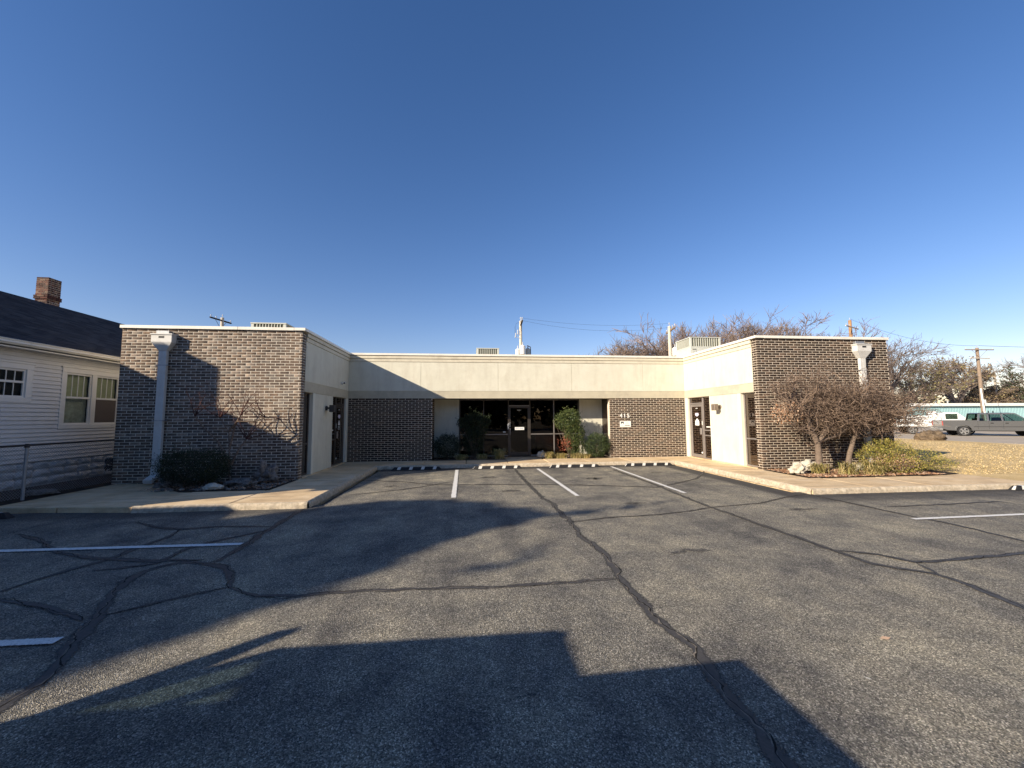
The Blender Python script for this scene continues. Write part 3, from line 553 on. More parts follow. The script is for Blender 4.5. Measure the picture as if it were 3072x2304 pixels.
for sgn,X in ((1,XLi),(-1,XRi)):
    Y0=YW+.25
    b=MB(); b.box(X+sgn*.012,X-sgn*.1,Y0+.004,YB-.014,2.722,3.868); b.build('fascia_panel',M['stucco'],bld,bevel=.004)
    b=MB(); b.box(X-sgn*.003,X-sgn*.16,Y0,YB+.1,2.42,4.12); b.build('fascia_backing',M['band'],bld)
    b=MB(); b.box(X+sgn*.004,X-sgn*.01,Y0+.002,YB-.006,FB,2.718); b.box(X+sgn*.010,X-sgn*.01,Y0+.002,YB-.012,FB,FB+.022); b.build('fascia_band',M['band'],bld,bevel=.002)
    for (z0,z1,p) in ((3.875,3.995,.030),(4.0,4.118,.05)):
        b=MB(); b.box(X+sgn*p,X-sgn*.1,Y0+.002,YB-p-.001,z0,z1-.012); b.build('cornice_strip',M['trim'],bld,bevel=.004)
    b=MB(); b.box(X+sgn*.085,X-sgn*.22,YW-.05,YB-.088,4.122,H+.002); b.build('coping',M['cap'],bld,bevel=.006)
for a,c in ((XLo-.04,-6.35),(-6.346,XLi-.222)):
    b=MB(); b.box(a,c,YW-.05,YW+.22,4.118,H+.004); b.build('coping',M['cap'],bld,bevel=.006)
b=MB(); b.box(XRi+.222,XRo+.04,YW-.05,YW+.22,4.118,H+.004); b.build('coping',M['cap'],bld,bevel=.006)
for X in (XLo,XRo):
    s=1 if X==XRo else -1; b=MB(); b.box(X+s*.04,X-s*.2,YW+.222,22.1,4.12,H); b.build('coping',M['cap'],bld,bevel=.006)
# --- wing side glazing (both sides)
def box(name,mat,par,x0,x1,y0,y1,z0,z1,bevel=0,label=None):
    b=MB(); b.box(x0,x1,y0,y1,z0,z1); o=b.build(name,mat,par,bevel=bevel)
    if label: o['label']=label
    return o
for sgn,X,fm in ((1,XLi,'frame'),(-1,XRi,'frameg')):
    A=lambda d:X-sgn*d      # d metres into the wall
    box('cream_post',M['post'],bld,A(-.01),A(.14),16.02,16.23,0,FB-.005,.006)
    box('trim_strip',M['post'],bld,A(-.012),A(.14),14.40,14.47,0.02,FB-.005,.004)
    box('cream_post',M['post'],bld,A(-.012),A(.16),12.70,12.86,0.02,FB-.005,.006)
    box('wall_panel',M['stucco'],bld,A(-.002),A(.14),12.866,14.394,.03,FB-.01,.003)
    box('threshold',M['conc'],bld,A(-.03),A(.14),YW+.25,16.02,-.02,.028,.004)
    # window
    wn_=box('window_frame',M[fm],bld,A(.10),A(.15),12.05,12.70,.03,.075); 
    for (y0,y1,z0,z1) in ((12.05,12.10,.075,FB),(12.655,12.70,.075,FB),(12.1,12.655,FB-.04,FB),(12.1,12.655,.90,.945)): box('mullion',M[fm],bld,A(.095),A(.15),y0,y1,z0,z1,.003)
    box('pane',M['glassm'],bld,A(.122),A(.126),12.1,12.655,.945,FB-.04); box('pane',M['glassm'],bld,A(.122),A(.126),12.1,12.655,.075,.90)
    # door bay  14.47 - 16.02 ; door 15.09 - 15.96
    for (y0,y1,z0,z1) in ((14.47,14.51,.03,FB),(15.02,15.09,.03,FB),(15.96,16.02,.03,FB),(14.51,15.02,1.10,1.145),(14.51,15.02,.90,.945),(15.09,15.96,2.155,2.21),(14.51,15.02,.03,.07)): box('mullion',M[fm],bld,A(.06),A(.13),y0,y1,z0,z1,.003)
    for (y0,y1,z0,z1) in ((14.51,15.02,1.145,FB),(14.51,15.02,.945,1.10),(14.51,15.02,.07,.90),(15.09,15.96,2.21,FB)): box('pane',M['glassm'],bld,A(.095),A(.099),y0,y1,z0,z1)
    d=box('door',M[fm],bld,A(.07),A(.115),15.1,15.95,.04,.16); d['label']='side door with a dark glass pane'
    for (y0,y1,z0,z1) in ((15.1,15.175,.16,2.145),(15.875,15.95,.16,2.145),(15.175,15.875,2.05,2.145)): box('door_rail',M[fm],d,A(.07),A(.115),y0,y1,z0,z1,.003)
    box('door_pane',M['glassm'],d,A(.09),A(.094),15.175,15.875,.16,2.05)
    box('door_handle',M['frameg'],d,A(.02),A(.05),15.13,15.25,.95,1.2,.008)
    box('lock',M['white'],d,A(.058),A(.068),15.11,15.15,1.32,1.48,.004); 
    b=MB(); b.tube((A(.066),15.2,.24),(A(.05),15.2,.24),.035,.035,12); b.build('stopper',M['white'],d)
    # stickers on the door glass
    rot=(R_(90),0,R_(90) if sgn==1 else R_(-90))
    text('SUITE 1' if sgn==-1 else 'SUITE 3',.045,M['sign'],d,'lettering',(A(.086),15.52,1.98),rot,.001,.001)
    q=MB(); pts=[(15.38,1.72),(15.42,1.80),(15.62,1.80),(15.66,1.72),(15.56,1.66),(15.48,1.66)]; q.prism(pts,min(A(.087),A(.084)),max(A(.087),A(.084)),'x'); q.build('brush_sticker',M['lilac'],d)
    q=MB(); 
    if sgn==-1: pts=[(15.38,1.30),(15.66,1.30),(15.66,1.46),(15.55,1.57),(15.49,1.57),(15.38,1.46)]
    else: pts=[(15.41,1.42),(15.63,1.42),(15.54,1.60),(15.50,1.60)]
    q.prism(pts,min(A(.0875),A(.085)),max(A(.0875),A(.085)),'x'); q.build('house_sticker',M['sign'],d)
    if sgn==-1: box('sticker_print',M['mint'],d,A(.084),A(.083),15.42,15.62,1.36,1.46)
    else:
        for z in (1.36,1.31,1.26): box('sticker_print',M['inkg'],d,A(.085),A(.084),15.40,15.62,z,z+.03)
    box('sticker',M['sign'],bld,A(.09),A(.088),14.62,14.90,1.235,1.27)
    # wall lamp
    lm=M['lampm'] if sgn==-1 else M['lampd']
    l=box('wall_lamp',lm,bld,A(-.30),A(-.14),13.72,13.92,1.87,2.1,.01); 
    b=MB(); b.tube((A(-.14),13.82,2.0),(A(-.05),13.82,2.0),.03,.03,10); b.tube((A(-.012),13.82,2.0),(A(-.05),13.82,2.0),.075,.07,14); b.build('lamp_arm',lm,l)
b=MB(); b.tube((XLi+.012,15.4,2.93),(XLi+.05,15.4,2.93),.045,.045,12); b.tube((XLi+.05,15.4,2.93),(XLi+.10,15.36,2.96),.018,.018,8); cm=b.build('security_camera',M['white'],bld)
b=MB(); b.tube((XLi+.10,15.40,2.98),(XLi+.15,15.22,2.94),.036,.036,12); b.build('camera_body',M['white'],cm); b=MB(); b.tube((XLi+.149,15.224,2.941),(XLi+.153,15.21,2.938),.028,.028,12); b.build('lens',M['black'],cm)
# --- entrance recess
box('wall_panel',M['stucco'],bld,-1.438,-.50,YR,YR+.1,.02,FB); box('cream_post',M['post'],bld,-.50,-.415,YR-.03,YR+.1,.02,FB,.004)
box('wall_panel',M['stucco'],bld,4.86,5.788,YR,YR+.1,.02,FB); box('cream_post',M['post'],bld,4.765,4.858,YR-.03,YR+.1,.02,FB,.004)
for (x0,x1,z0,z1) in ((-.41,-.36,.03,FB),(.60,.645,.03,FB),(1.655,1.70,.03,FB),(2.575,2.63,.03,FB),(3.62,3.665,.03,FB),(4.71,4.76,.03,FB),(-.36,.60,.93,.97),(.645,1.655,.93,.97),(2.63,3.62,.93,.97),(3.665,4.71,.93,.97),(-.36,1.655,.03,.08),(2.63,4.71,.03,.08),(1.70,2.575,2.14,2.185),(-.36,.60,FB-.03,FB),(.645,1.655,FB-.03,FB),(1.7,2.575,FB-.03,FB),(2.63,3.62,FB-.03,FB),(3.665,4.71,FB-.03,FB)):
    box('mullion',M['frameg'] if z1-z0<.1 or x0 in (3.62,) else M['frame'],bld,x0,x1,YR,YR+.06,z0,z1,.002)
for (x0,x1) in ((-.36,.60),(.645,1.655),(2.63,3.62),(3.665,4.71)):
    for z0,z1 in ((.08,.93),(.97,FB-.03)): box('pane',M['glass'],bld,x0,x1,YR+.028,YR+.032,z0,z1)
box('pane',M['glass'],bld,1.70,2.575,YR+.028,YR+.032,2.185,FB-.03)
d=box('door',M['frame'],bld,1.705,2.57,YR+.005,YR+.05,.04,.20,.002,'main glass entrance door with paper notice')
for (x0,x1,z0,z1) in ((1.705,1.77,.2,2.135),(2.505,2.57,.2,2.135),(1.77,2.505,2.06,2.135)): box('door_rail',M['frame'],d,x0,x1,YR+.005,YR+.05,z0,z1,.002)
box('door_pane',M['glass'],d,1.77,2.505,YR+.026,YR+.03,.2,2.06)
b=MB(); b.box(1.72,1.76,YR-.05,YR-.02,.93,1.22); b.box(1.72,1.76,YR-.05,YR+.005,1.19,1.22); b.box(1.72,1.76,YR-.05,YR+.005,.93,.96); b.build('door_handle',M['frameg'],d,bevel=.004)
box('lock',M['chrome'],d,1.71,1.765,YR-.004,YR+.004,1.26,1.45,.003)
b=MB(); b.tube((1.69,YR-.02,1.38),(1.69,YR-.10,1.38),.05,.03,10); b.box(1.63,1.69,YR-.07,YR-.0,1.15,1.38); b.build('lockbox',M['steel'],d,bevel=.003)
text('SUITE 2',.05,M['sign'],d,'lettering',(2.14,YR+.022,1.97),(R_(90),0,0),.001,.0015)
box('sticker',M['sign'],bld,1.45,1.56,YR+.02,YR+.026,1.03,1.065)
# side window in the recess
for (y0,y1,z0,z1) in ((YB+.30,YB+.34,.03,FB),(YR-.05,YR-.005,.03,FB),(YB+.34,YR-.05,.93,.97)): box('mullion',M['frame'],bld,5.785,5.80,y0,y1,z0,z1)
box('side_glass',M['glass'],bld,5.787,5.789,YB+.34,YR-.05,.05,FB)
# house number
for i,ch in enumerate('415'):
    text(ch,.225,M['white'],bld,'house_number',(6.255+.155*i,YB-.018,1.70),(R_(90),0,0),.014,.003)
sg=thing('wall_sign','white plaque with black logo and arrow under the number 415 on the brick wall','sign',(6.43,YB-.01,1.24))
box('sign_face',M['sign'],sg,6.2,6.665,YB-.022,YB-.004,1.245,1.485,.003)
q=MB(); q.prism([(6.235,1.46),(6.355,1.46),(6.355,1.36),(6.295,1.42),(6.235,1.36)],YB-.0245,YB-.021,'y'); q.build('logo',M['ink'],sg)
q=MB(); q.prism([(6.39,1.297),(6.57,1.297),(6.57,1.285),(6.62,1.308),(6.57,1.331),(6.57,1.319),(6.39,1.319)],YB-.0245,YB-.021,'y'); q.build('arrow',M['ink'],sg)
text('DCS',.052,M['inkg'],sg,'lettering',(6.295,YB-.023,1.312),(R_(90),0,0),.0008,0); text('MORE',.042,M['inkg'],sg,'lettering',(6.50,YB-.023,1.432),(R_(90),0,0),.0008,0); text('OFFICES',.042,M['inkg'],sg,'lettering',(6.50,YB-.023,1.378),(R_(90),0,0),.0008,0)
sg=thing('paper_sign','white FOR LEASE notice taped inside the glass of the main entrance door','sign',(2.12,YR+.02,1.2))
box('sheet',M['sign'],sg,1.95,2.35,YR+.019,YR+.022,1.13,1.25); text('FOR LEASE',.068,M['inkb'],sg,'lettering',(2.15,YR+.0175,1.19),(R_(90),0,0),.0006,.0008)
# downspouts with conductor heads
def spout(xc,side,lab):
    dsp=thing('downspout',lab,'downspout',(xc,YW,0),0,'downspouts on the wing walls')
    w2=.255; p=.19; y1=YW-.004
    b=MB(); b.box(xc-w2,xc+w2,y1-p,y1,3.72,3.92); b.box(xc-w2-.02,xc+w2+.02,y1-p-.02,y1,3.92,3.955)
    V=[(xc-w2,y1-p,3.72),(xc+w2,y1-p,3.72),(xc+w2,y1,3.72),(xc-w2,y1,3.72),(xc-.1,y1-.12,3.5),(xc+.1,y1-.12,3.5),(xc+.1,y1,3.5),(xc-.1,y1,3.5)]
    b.add(V,[(0,1,2,3),(7,6,5,4),(0,4,5,1),(1,5,6,2),(2,6,7,3),(3,7,4,0)]); b.build('conductor_head',M['spout'],dsp,bevel=.004)
    box('overflow_hole',M['black'],dsp,xc-.07,xc+.07,y1-p-.002,y1-p+.01,3.83,3.885)
    box('roof_outlet',M['steel'],dsp,xc-.2,xc+.12,y1-.1,y1,3.957,4.05,.004)
    b=MB(); b.box(xc-.1,xc+.1,y1-.115,y1-.02,.42,3.5); b.build('pipe',M['spout'],dsp,bevel=.008)
    b=MB()
    for (ya,yb,za,zb) in ((-.12,-.018,.22,.42),): b.box(xc-.105,xc+.105,y1+ya,y1+yb,za,zb)
    V=[(xc-.105,y1-.12,.22),(xc+.105,y1-.12,.22),(xc+.105,y1-.018,.22),(xc-.105,y1-.018,.22),(xc-.105,y1-.36,.12),(xc+.105,y1-.36,.12),(xc+.105,y1-.33,.02),(xc-.105,y1-.33,.02)]
    b.add(V,[(0,3,2,1),(4,5,6,7),(0,1,5,4),(1,2,6,5),(2,3,7,6),(3,0,4,7)]); b.build('elbow',M['spout'],dsp,bevel=.006)
    for z in (2.75,): box('joint',M['spout'],dsp,xc-.106,xc+.106,y1-.121,y1-.015,z,z+.05,.002)
    box('vertical_seam',M['spout'],dsp,xc-.004,xc+.004,y1-.119,y1-.11,.42,3.5)
    for z in (.62,1.62,3.1): box('strap',M['steel'],dsp,xc-.15,xc+.15,y1-.118,y1-.0,z,z+.02)
spout(-8.17,0,'pale downspout with funnel head on the left wing wall, partly in shade'); spout(12.62,0,'pale downspout with funnel head on the right wing wall, behind bare tree')
# rooftop units
def acunit(x0,x1,y0,y1,z1,lab,z0=3.93,gz=None,big=False):
    t=thing('rooftop_unit',lab,'air conditioner',((x0+x1)/2,(y0+y1)/2,z0),0,'rooftop air conditioning units')
    gh=(z1-z0)*.62 if gz is None else z1-gz; gz=z1-gh
    box('cabinet',M['acp'],t,x0,x1,y0,y1,z0,gz-.03,.01); box('lid',M['acp'],t,x0-.015,x1+.015,y0-.015,y1+.015,z1-.04,z1,.006)
    box('coil',M['acd'],t,x0+.03,x1-.03,y0+.03,y1-.03,gz-.03,z1-.04)
    for (a,b_) in ((x0,y0),(x1-.09,y0),(x0,y1-.09),(x1-.09,y1-.09)): box('corner_post',M['acp'],t,a,a+.09,b_,b_+.09,gz-.03,z1-.04,.004)
    box('bottom_rail',M['acp'],t,x0-.004,x1+.004,y0-.004,y1+.004,gz-.035,gz,.003)
    n=11 if big else 9; W=x1-x0-.18
    for i in range(1,n+1): u=x0+.09+W*i/(n+1); box('louver',M['acp'],t,u-.011,u+.011,y0+.004,y0+.03,gz,z1-.04)
    n=10; W=y1-y0-.18
    for i in range(1,n+1):
        u=y0+.09+W*i/(n+1)
        for xx in (x0+.004,x1-.03): box('louver',M['acp'],t,xx,xx+.026,u-.011,u+.011,gz,z1-.04)
    return t
acunit(-7.16,-6.06,14,15.6,4.84,'rooftop unit on the left wing behind the white coping')
acunit(.38,1.49,20,21.4,5.12,'small rooftop unit on the middle of the roof',gz=4.72)
t=acunit(10.43,11.97,18,19.35,5.43,'largest rooftop unit, on the right wing near the utility pole',gz=4.98,big=True)
box('control_panel',M['acp'],t,10.5,10.72,17.985,18,4.5,4.86,.003); box('vent_slot',M['dark'],t,10.52,10.70,17.98,17.986,4.82,4.85); box('flue',M['cap'],t,11.05,11.15,17.8,17.95,4.3,4.75,.01)
b=MB(); b.tube((10.75,17.96,4.6),(10.75,17.9,4.6),.05,.05,10); b.build('disconnect',M['black'],t)
# ================================================================= WHITE HOUSE
HX=-11.0; HY0,HY1=6.1,24.0; RX,RZ=-14.5,5.66
hs=thing('white_house','white sided bungalow with dark roof left of the brick building','house',(HX-3.5,14,0))
box('wall_core',M['dark'],hs,-18,HX-.3,HY0,HY1,.6,3.45); 
tag(hs.children[0]); 
zt=.62; e=.104; n=27; sw=(9.6,11.40,2.19,3.0); bw=(12.19,14.09,1.46,3.10)
def siding(n_):
    for i in range(n_):
        z0=zt+i*e; z1=z0+e
        segs=[(HY0,HY1)]
        for (a,b_,c,d_) in (sw,bw):
            if z1>c and z0<d_:
                ns=[]
                for s0,s1 in segs:
                    if a>s0 and b_<s1: ns+=[(s0,a),(b_,s1)]
                    else: ns.append((s0,s1))
                segs=ns
        b=MB()
        for s0,s1 in segs:
            b.prism([(HX-.02,z0-.012),(HX+.002,z0-.012),(HX+.002,z0+.002),(HX+.030,z0+.002),(HX+.028,z0+.012),(HX+.006,z1-.002),(HX-.02,z1-.002)],s0,s1,'y')
        b.build('siding_board',M['house'],hs)
siding(n)
box('corner_board',M['trimw'],hs,HX-.02,HX+.04,HY0-.03,HY0+.09,.6,3.45)
# foundation blocks (rock face)
box('foundation',M['fblock'],hs,-18,HX-.05,HY0,HY1,-.15,.6)
def rockblock(y0,y1,z0,z1,sd):
    r=np.random.default_rng(sd); ny,nz=7,5; V=[];
    for j in range(nz):
        for i in range(ny):
            edge=(i in (0,ny-1)) or (j in (0,nz-1)); y=y0+(y1-y0)*i/(ny-1); z=z0+(z1-z0)*j/(nz-1)
            V.append((HX-.05+(0 if edge else .015+r.random()*.085),y+(0 if edge else r.normal()*.012),z+(0 if edge else r.normal()*.008)))
    Fc=[(j*ny+i,j*ny+i+1,(j+1)*ny+i+1,(j+1)*ny+i) for j in range(nz-1) for i in range(ny-1)]
    return fast('block',V,np.array(Fc),M['fblock'],hs)
for rw in range(3):
    z0=.605-(rw+1)*.2; y=HY0+(0 if rw%2 else -.2)
    y=max(y,8.5)
    while y<15.4:
        rockblock(max(y,8.4)+.004,y+.4-.004,z0+.004,z0+.196,int(y*100)+rw); y+=.4
box('crawl_vent',M['dark'],hs,HX-.04,HX+.015,13.75,14.1,.1,.5); box('vent_frame',M['fblock'],hs,HX-.04,HX+.03,13.72,14.12,.02,.1)
# windows
def hwin(y0,y1,z0,z1,kind,fr):
    f=fr
    box('sash',M['trimw'],f,HX-.03,HX+.0,y0,y1,z0,z0+.045); 
    zm=(z0+z1)/2+.03
    for (a,b_,c,d_,x) in ((y0,y0+.045,z0+.045,z1,-.03),(y1-.045,y1,z0+.045,z1,-.03),(y0+.045,y1-.045,z1-.05,z1,-.03),(y0+.045,y1-.045,zm-.025,zm+.03,-.015)): box('sash',M['trimw'],f,HX+x,HX+x+.035,a,b_,c,d_,.003)
    box('pane',M['hglass'],f,HX-.02,HX-.016,y0+.04,y1-.04,zm,z1-.04); box('pane',M['hglass'],f,HX-.03,HX-.026,y0+.04,y1-.04,z0+.04,zm)
    n=4
    for i in range(1,n): u=y0+.04+(y1-y0-.08)*i/n; box('muntin',M['trimw'],f,HX-.022,HX-.008,u-.008,u+.008,zm,z1-.04)
    if kind=='small':
        for i in range(1,n): u=y0+.04+(y1-y0-.08)*i/n; box('muntin',M['trimw'],f,HX-.034,HX-.02,u-.008,u+.008,z0+.04,zm)
    cm='dark' if kind=='small' else 'fabric'  # small windows get a near-black panel standing for the unlit room
    box('curtain',M[cm],f,HX-.12,HX-.10,y0,y1,zm,z1)
    box('lower_curtain',M['dark' if kind=='small' else ('fabric2' if kind=='A' else 'fabric')],f,HX-.12,HX-.10,y0,y1,z0,zm)
    if kind=='B': box('insect_screen',M['screen'],f,HX-.012,HX-.006,y0+.04,y1-.04,z0+.045,zm-.025)
def casing(y0,y1,z0,z1,muls):
    f=box('window',M['trimw'],hs,HX-.01,HX+.035,y0,y1,z0-.0,z0+.12,.004)
    box('casing',M['trimw'],f,HX-.01,HX+.04,y0,y1,z1-.13,z1,.004); box('casing',M['trimw'],f,HX-.01,HX+.06,y0-.03,y1+.03,z1,z1+.035,.004)
    for (a,b_) in muls: box('casing',M['trimw'],f,HX-.01,HX+.035,a,b_,z0+.12,z1-.13,.004)
    return f
f=casing(12.16,14.12,1.42,3.10,[(12.16,12.29),(13.06,13.2),(13.99,14.12)]); f['label']='pair of tall windows with yellowed curtains'
hwin(12.29,13.06,1.54,2.97,'A',f); hwin(13.2,13.99,1.54,2.97,'B',f)
f=casing(9.55,11.43,2.10,3.05,[(9.55,9.68),(10.38,10.45),(11.28,11.43)]); f['label']='small high window with vertical muntins'
hwin(10.45,11.28,2.22,2.92,'small',f); hwin(9.68,10.38,2.22,2.92,'small',f)
# roof
sl=(RZ-3.55)/(RX+10.58); nrm=Vector((-(RZ-3.55),0,(RX+10.58))).normalized(); nrm=Vector((2.11,0,3.92)).normalized()
L=math.hypot(RX+10.55,RZ-3.55); dr=Vector((RX+10.55,0,RZ-3.55)).normalized()
b=MB(); b.prism([(-10.58,3.50),(-10.58,3.54),(RX,RZ-.02),(-18.6,3.54),(-18.6,3.50),(RX,RZ-.15)],HY0-.3,HY1+.3,'y'); rf=b.build('roof',M['shingle'],hs)
V=[];Fc=[]; rows=34; ex=L/rows
for i in range(rows):
    y=HY0-.3+( .15 if i%2 else 0)-.15
    while y<HY1+.3:
        ln=.30; a=max(y,HY0-.3)+.003; c=min(y+ln,HY1+.3)-.003; y+=ln
        if c-a<.03: continue
        p=Vector((-10.55,0,3.55))+dr*(i*ex); q=p+dr*(ex*1.05); t=.012+rnd.random()*.006
        n0=len(V); up=nrm*t
        V+=[(p.x+up.x,a,p.z+up.z),(p.x+up.x,c,p.z+up.z),(q.x+nrm.x*.003,c,q.z+nrm.z*.003),(q.x+nrm.x*.003,a,q.z+nrm.z*.003),(p.x,a,p.z),(p.x,c,p.z)]
        Fc+=[(n0,n0+1,n0+2,n0+3),(n0+4,n0+5,n0+1,n0)]
fast('shingles',V,np.array(Fc),M['shingle'],rf,'stuff')
b=MB(); b.prism([(RX-.12,RZ-.06),(RX,RZ+.02),(RX+.12,RZ-.06)],HY0-.3,HY1+.3,'y'); b.build('ridge_cap',M['shingle'],rf)
box('soffit_board',M['trimw'],hs,HX,-10.62,HY0,HY1,3.40,3.43); box('fascia_board',M['trimw'],hs,-10.66,-10.62,HY0-.3,HY1+.3,3.37,3.53)
b=MB(); b.prism([(-10.62,3.545),(-10.62,3.43),(-10.55,3.42),(-10.505,3.47),(-10.515,3.50),(-10.49,3.545),(-10.50,3.55),(-10.525,3.505),(-10.53,3.475),(-10.555,3.44),(-10.61,3.45),(-10.61,3.545)],HY0-.3,HY1+.3,'y'); b.build('gutter',M['cap'],hs)
# gable end
b=MB(); b.prism([(-18,3.45),(HX,3.45),(RX,RZ-.2)],HY0,HY0+.1,'y'); b.build('gable',M['house'],hs)
# chimneys
def chimney(x0,x1,y0,y1,zb,zt_,lab,par=None,detail=True):
    c=box('chimney',M['mortar'],hs,x0+.008,x1-.008,y0+.008,y1-.008,zb,zt_-.01); c['label']=lab
    if not detail:
        return c
    LBc,HBc=.20,.060; n=int((zt_-zb)/.07); k=0; base=None
    for i in range(n):
        z=zt_-.035-i*.07; o_=.10 if i%2 else 0; grow=0
        if 9<=i<=10: grow=.03
        for face in range(4):
            a0,a1=(x0,x1) if face%2==0 else (y0,y1)
            a0-=grow; a1+=grow
            if face%2==0: segs=[(a0,a0+.2),(a0+.21,a1)] if i%2==0 else [(a0,a0+.095),(a0+.105,a1-.105),(a1-.095,a1)]
            else: segs=[(a0+.1,a0+.3),(a0+.31,a1-.1)] if i%2 else [(a0+.1,a0+.19),(a0+.2,a1-.2),(a1-.19,a1-.1)]
            for s,e_ in segs:
                if e_-s<.02: continue
                b=MB(); j=rnd.uniform(-.003,.003)
                if face==0: b.box(s,e_,y0-grow+j,y0+.09,z-.03,z+.03)
                elif face==2: b.box(s,e_,y1-.09,y1+grow+j,z-.03,z+.03)
                elif face==1: b.box(x1-.09,x1+grow+j,s,e_,z-.03,z+.03)
                else: b.box(x0-grow+j,x0+.09,s,e_,z-.03,z+.03)
                if k<290: b.build('brick',M['chim'],c,bevel=.003)
                k+=1
    return c
chimney(-14.85,-14.47,15.29,15.74,5.3,6.6,'red brick chimney rising from the ridge')
chimney(-14.6,-14.0,7.6,8.2,5.0,6.55,'plain front chimney',detail=False)
# chain link fence
fe=thing('chain_link_fence','low grey chain link fence in front of the white house','fence',(-9.4,9.8,0))
FX=-9.38; b=MB()
def post(y,lab=None):
    b=MB(); b.tube((FX,y,-.1),(FX,y,1.12),.03,.03,10); p=b.build('post',M['steel'],fe,smooth=False)
    b=MB(); b.tube((FX,y,1.08),(FX,y,1.16),.045,.03,10); b.build('post_cap',M['poleb'],p)
post(9.78); post(13.2); post(6.6)
b=MB(); b.tube((FX,4.2,1.13),(FX,16,1.13),.022,.022,8); b.build('top_rail',M['poleb'],fe)
P0=[];P1=[]; s_=.06
yy=5.0
while yy<16:
    for sgn in (1,-1):
        # zig-zag of straight diagonals clipped to the fabric height
        z0=.03;z1=1.12; L_=z1-z0; 
        ya,yb=yy,yy+sgn*L_
        if sgn==-1: ya,yb=yy+L_,yy
        P0.append((FX,ya,z0 if sgn==1 else z0)); P1.append((FX,yb,z1))
    yy+=s_
V,Fc=tubes(P0,P1,np.full(len(P0),.0026),np.full(len(P0),.0026),3); fast('wire_mesh',V,Fc,M['steel'],fe,'stuff')
# ================================================================= PLANTS
def ellipsoid_pts(n,c,r,rng,shell=.55,pw=2.):
    d=rng.normal(size=(n,3)); d/=np.linalg.norm(d,axis=1,keepdims=True); q=shell+(1-shell)*rng.random(n)**.6
    q=q*(1+.12*np.sin(d[:,0]*7+c[0]*3)*np.sin(d[:,1]*6+d[:,2]*8))
    return np.array(c)+d*q[:,None]*np.array(r)
def shrub(name,label,cat,base,clumps,mat,size,n,group=None,stems=8,asp=.5,stemmat='bark',extra=None,keep_above=.0):
    t=thing(name,label,cat,base,0,group); rg=np.random.default_rng(int(abs(base[0]*100)+abs(base[1]*10)))
    P=[ellipsoid_pts(int(n*w_),c,r,rg) for c,r,w_ in clumps]; P=np.concatenate(P); P=P[P[:,2]>keep_above]
    sp_=[]
    for c,r,w_ in clumps:
        for _ in range(int(60*w_)):
            d=rg.normal(size=3); d[2]=abs(d[2])*1.1; d/=np.linalg.norm(d); e0=np.array(c)+d*np.array(r)*.95; l=rg.uniform(.05,.22)
            for u in np.linspace(0,1,8): sp_.append(e0+(d+rg.normal(size=3)*.12+np.array([0,0,.3]))*l*u)
    sp_=np.array(sp_); sp_=sp_[sp_[:,2]>.02]; P=np.concatenate([P,sp_])
    V,Fc=leaves(P,size,rg,asp); fast('foliage',V,Fc,M[mat],t)
    if extra: 
        c,r,n2,m2=extra; V,Fc=leaves(ellipsoid_pts(n2,c,r,rg,0),size,rg,asp); o=fast('foliage',V,Fc,M[m2],t); o['label']='dry reddish brown leaves low in the shrub'
    p0=[];p1=[];q0=[];q1=[]
    for c,r,w_ in clumps:
        for _ in range(stems):
            e_=ellipsoid_pts(1,c,[a*.8 for a in r],rg,.2)[0]; b0=np.array(base)+np.array([rg.normal()*.05,rg.normal()*.05,0]); m_=(b0+e_)/2+rg.normal(size=3)*.05
            p0+=[b0,m_]; p1+=[m_,e_]; q0+=[.012,.008]; q1+=[.008,.003]
    V,Fc=tubes(p0,p1,q0,q1,4); fast('stems',V,Fc,M[stemmat],t); return t
shrub('boxwood_shrub','boxy dark clipped shrub against the left wing brick wall','shrub',(-6.75,10.95,0),[((-6.75,10.95,.48),(.78,.52,.46),.6),((-7.2,10.9,.5),(.42,.45,.42),.2),((-6.3,10.9,.5),(.42,.45,.42),.2)],'box_shade',.035,15000,stems=5)
shrub('boxwood_shrub','round low shrub in shade left of the glass entrance','shrub',(-.85,16.6,0),[((-.85,16.6,.52),(.55,.35,.5),1)],'box_shade',.04,7000,'clipped shrubs by the entrance',5)
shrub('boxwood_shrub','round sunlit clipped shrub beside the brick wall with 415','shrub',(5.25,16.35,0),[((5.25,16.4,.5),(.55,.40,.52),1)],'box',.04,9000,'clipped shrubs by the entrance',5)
shrub('nandina_shrub','tall shaded leafy shrub in front of the left entrance window','shrub',(.25,16.8,0),[((.25,16.8,1.35),(.60,.35,.55),.5),((.2,16.8,.7),(.45,.33,.6),.35),((-.25,16.7,1.45),(.25,.2,.25),.08),((.65,16.8,1.5),(.25,.2,.2),.07)],'box_shade',.07,7500,'tall nandinas by the entrance',7,.35)
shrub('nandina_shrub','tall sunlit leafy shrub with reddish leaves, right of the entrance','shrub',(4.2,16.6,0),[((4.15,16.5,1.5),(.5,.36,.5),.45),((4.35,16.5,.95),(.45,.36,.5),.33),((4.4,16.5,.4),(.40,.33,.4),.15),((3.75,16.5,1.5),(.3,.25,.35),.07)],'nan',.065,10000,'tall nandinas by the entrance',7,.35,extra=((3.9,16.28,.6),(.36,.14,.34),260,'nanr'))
shrub('juniper_shrub','spreading yellow green juniper at the right wing corner','shrub',(12.3,10.75,0),[((11.85,10.8,.40),(.5,.4,.42),.17),((12.2,10.9,.64),(.5,.42,.36),.2),((12.7,10.95,.52),(.5,.42,.4),.2),((13.3,10.8,.36),(.6,.45,.34),.16),((12.3,10.45,.25),(.8,.32,.25),.12),((14.0,10.95,.2),(.6,.4,.22),.08)],'jun',.05,13500,None,30,.26,'bark',extra=((12.2,10.55,.3),(.9,.3,.28),1600,'dry'))
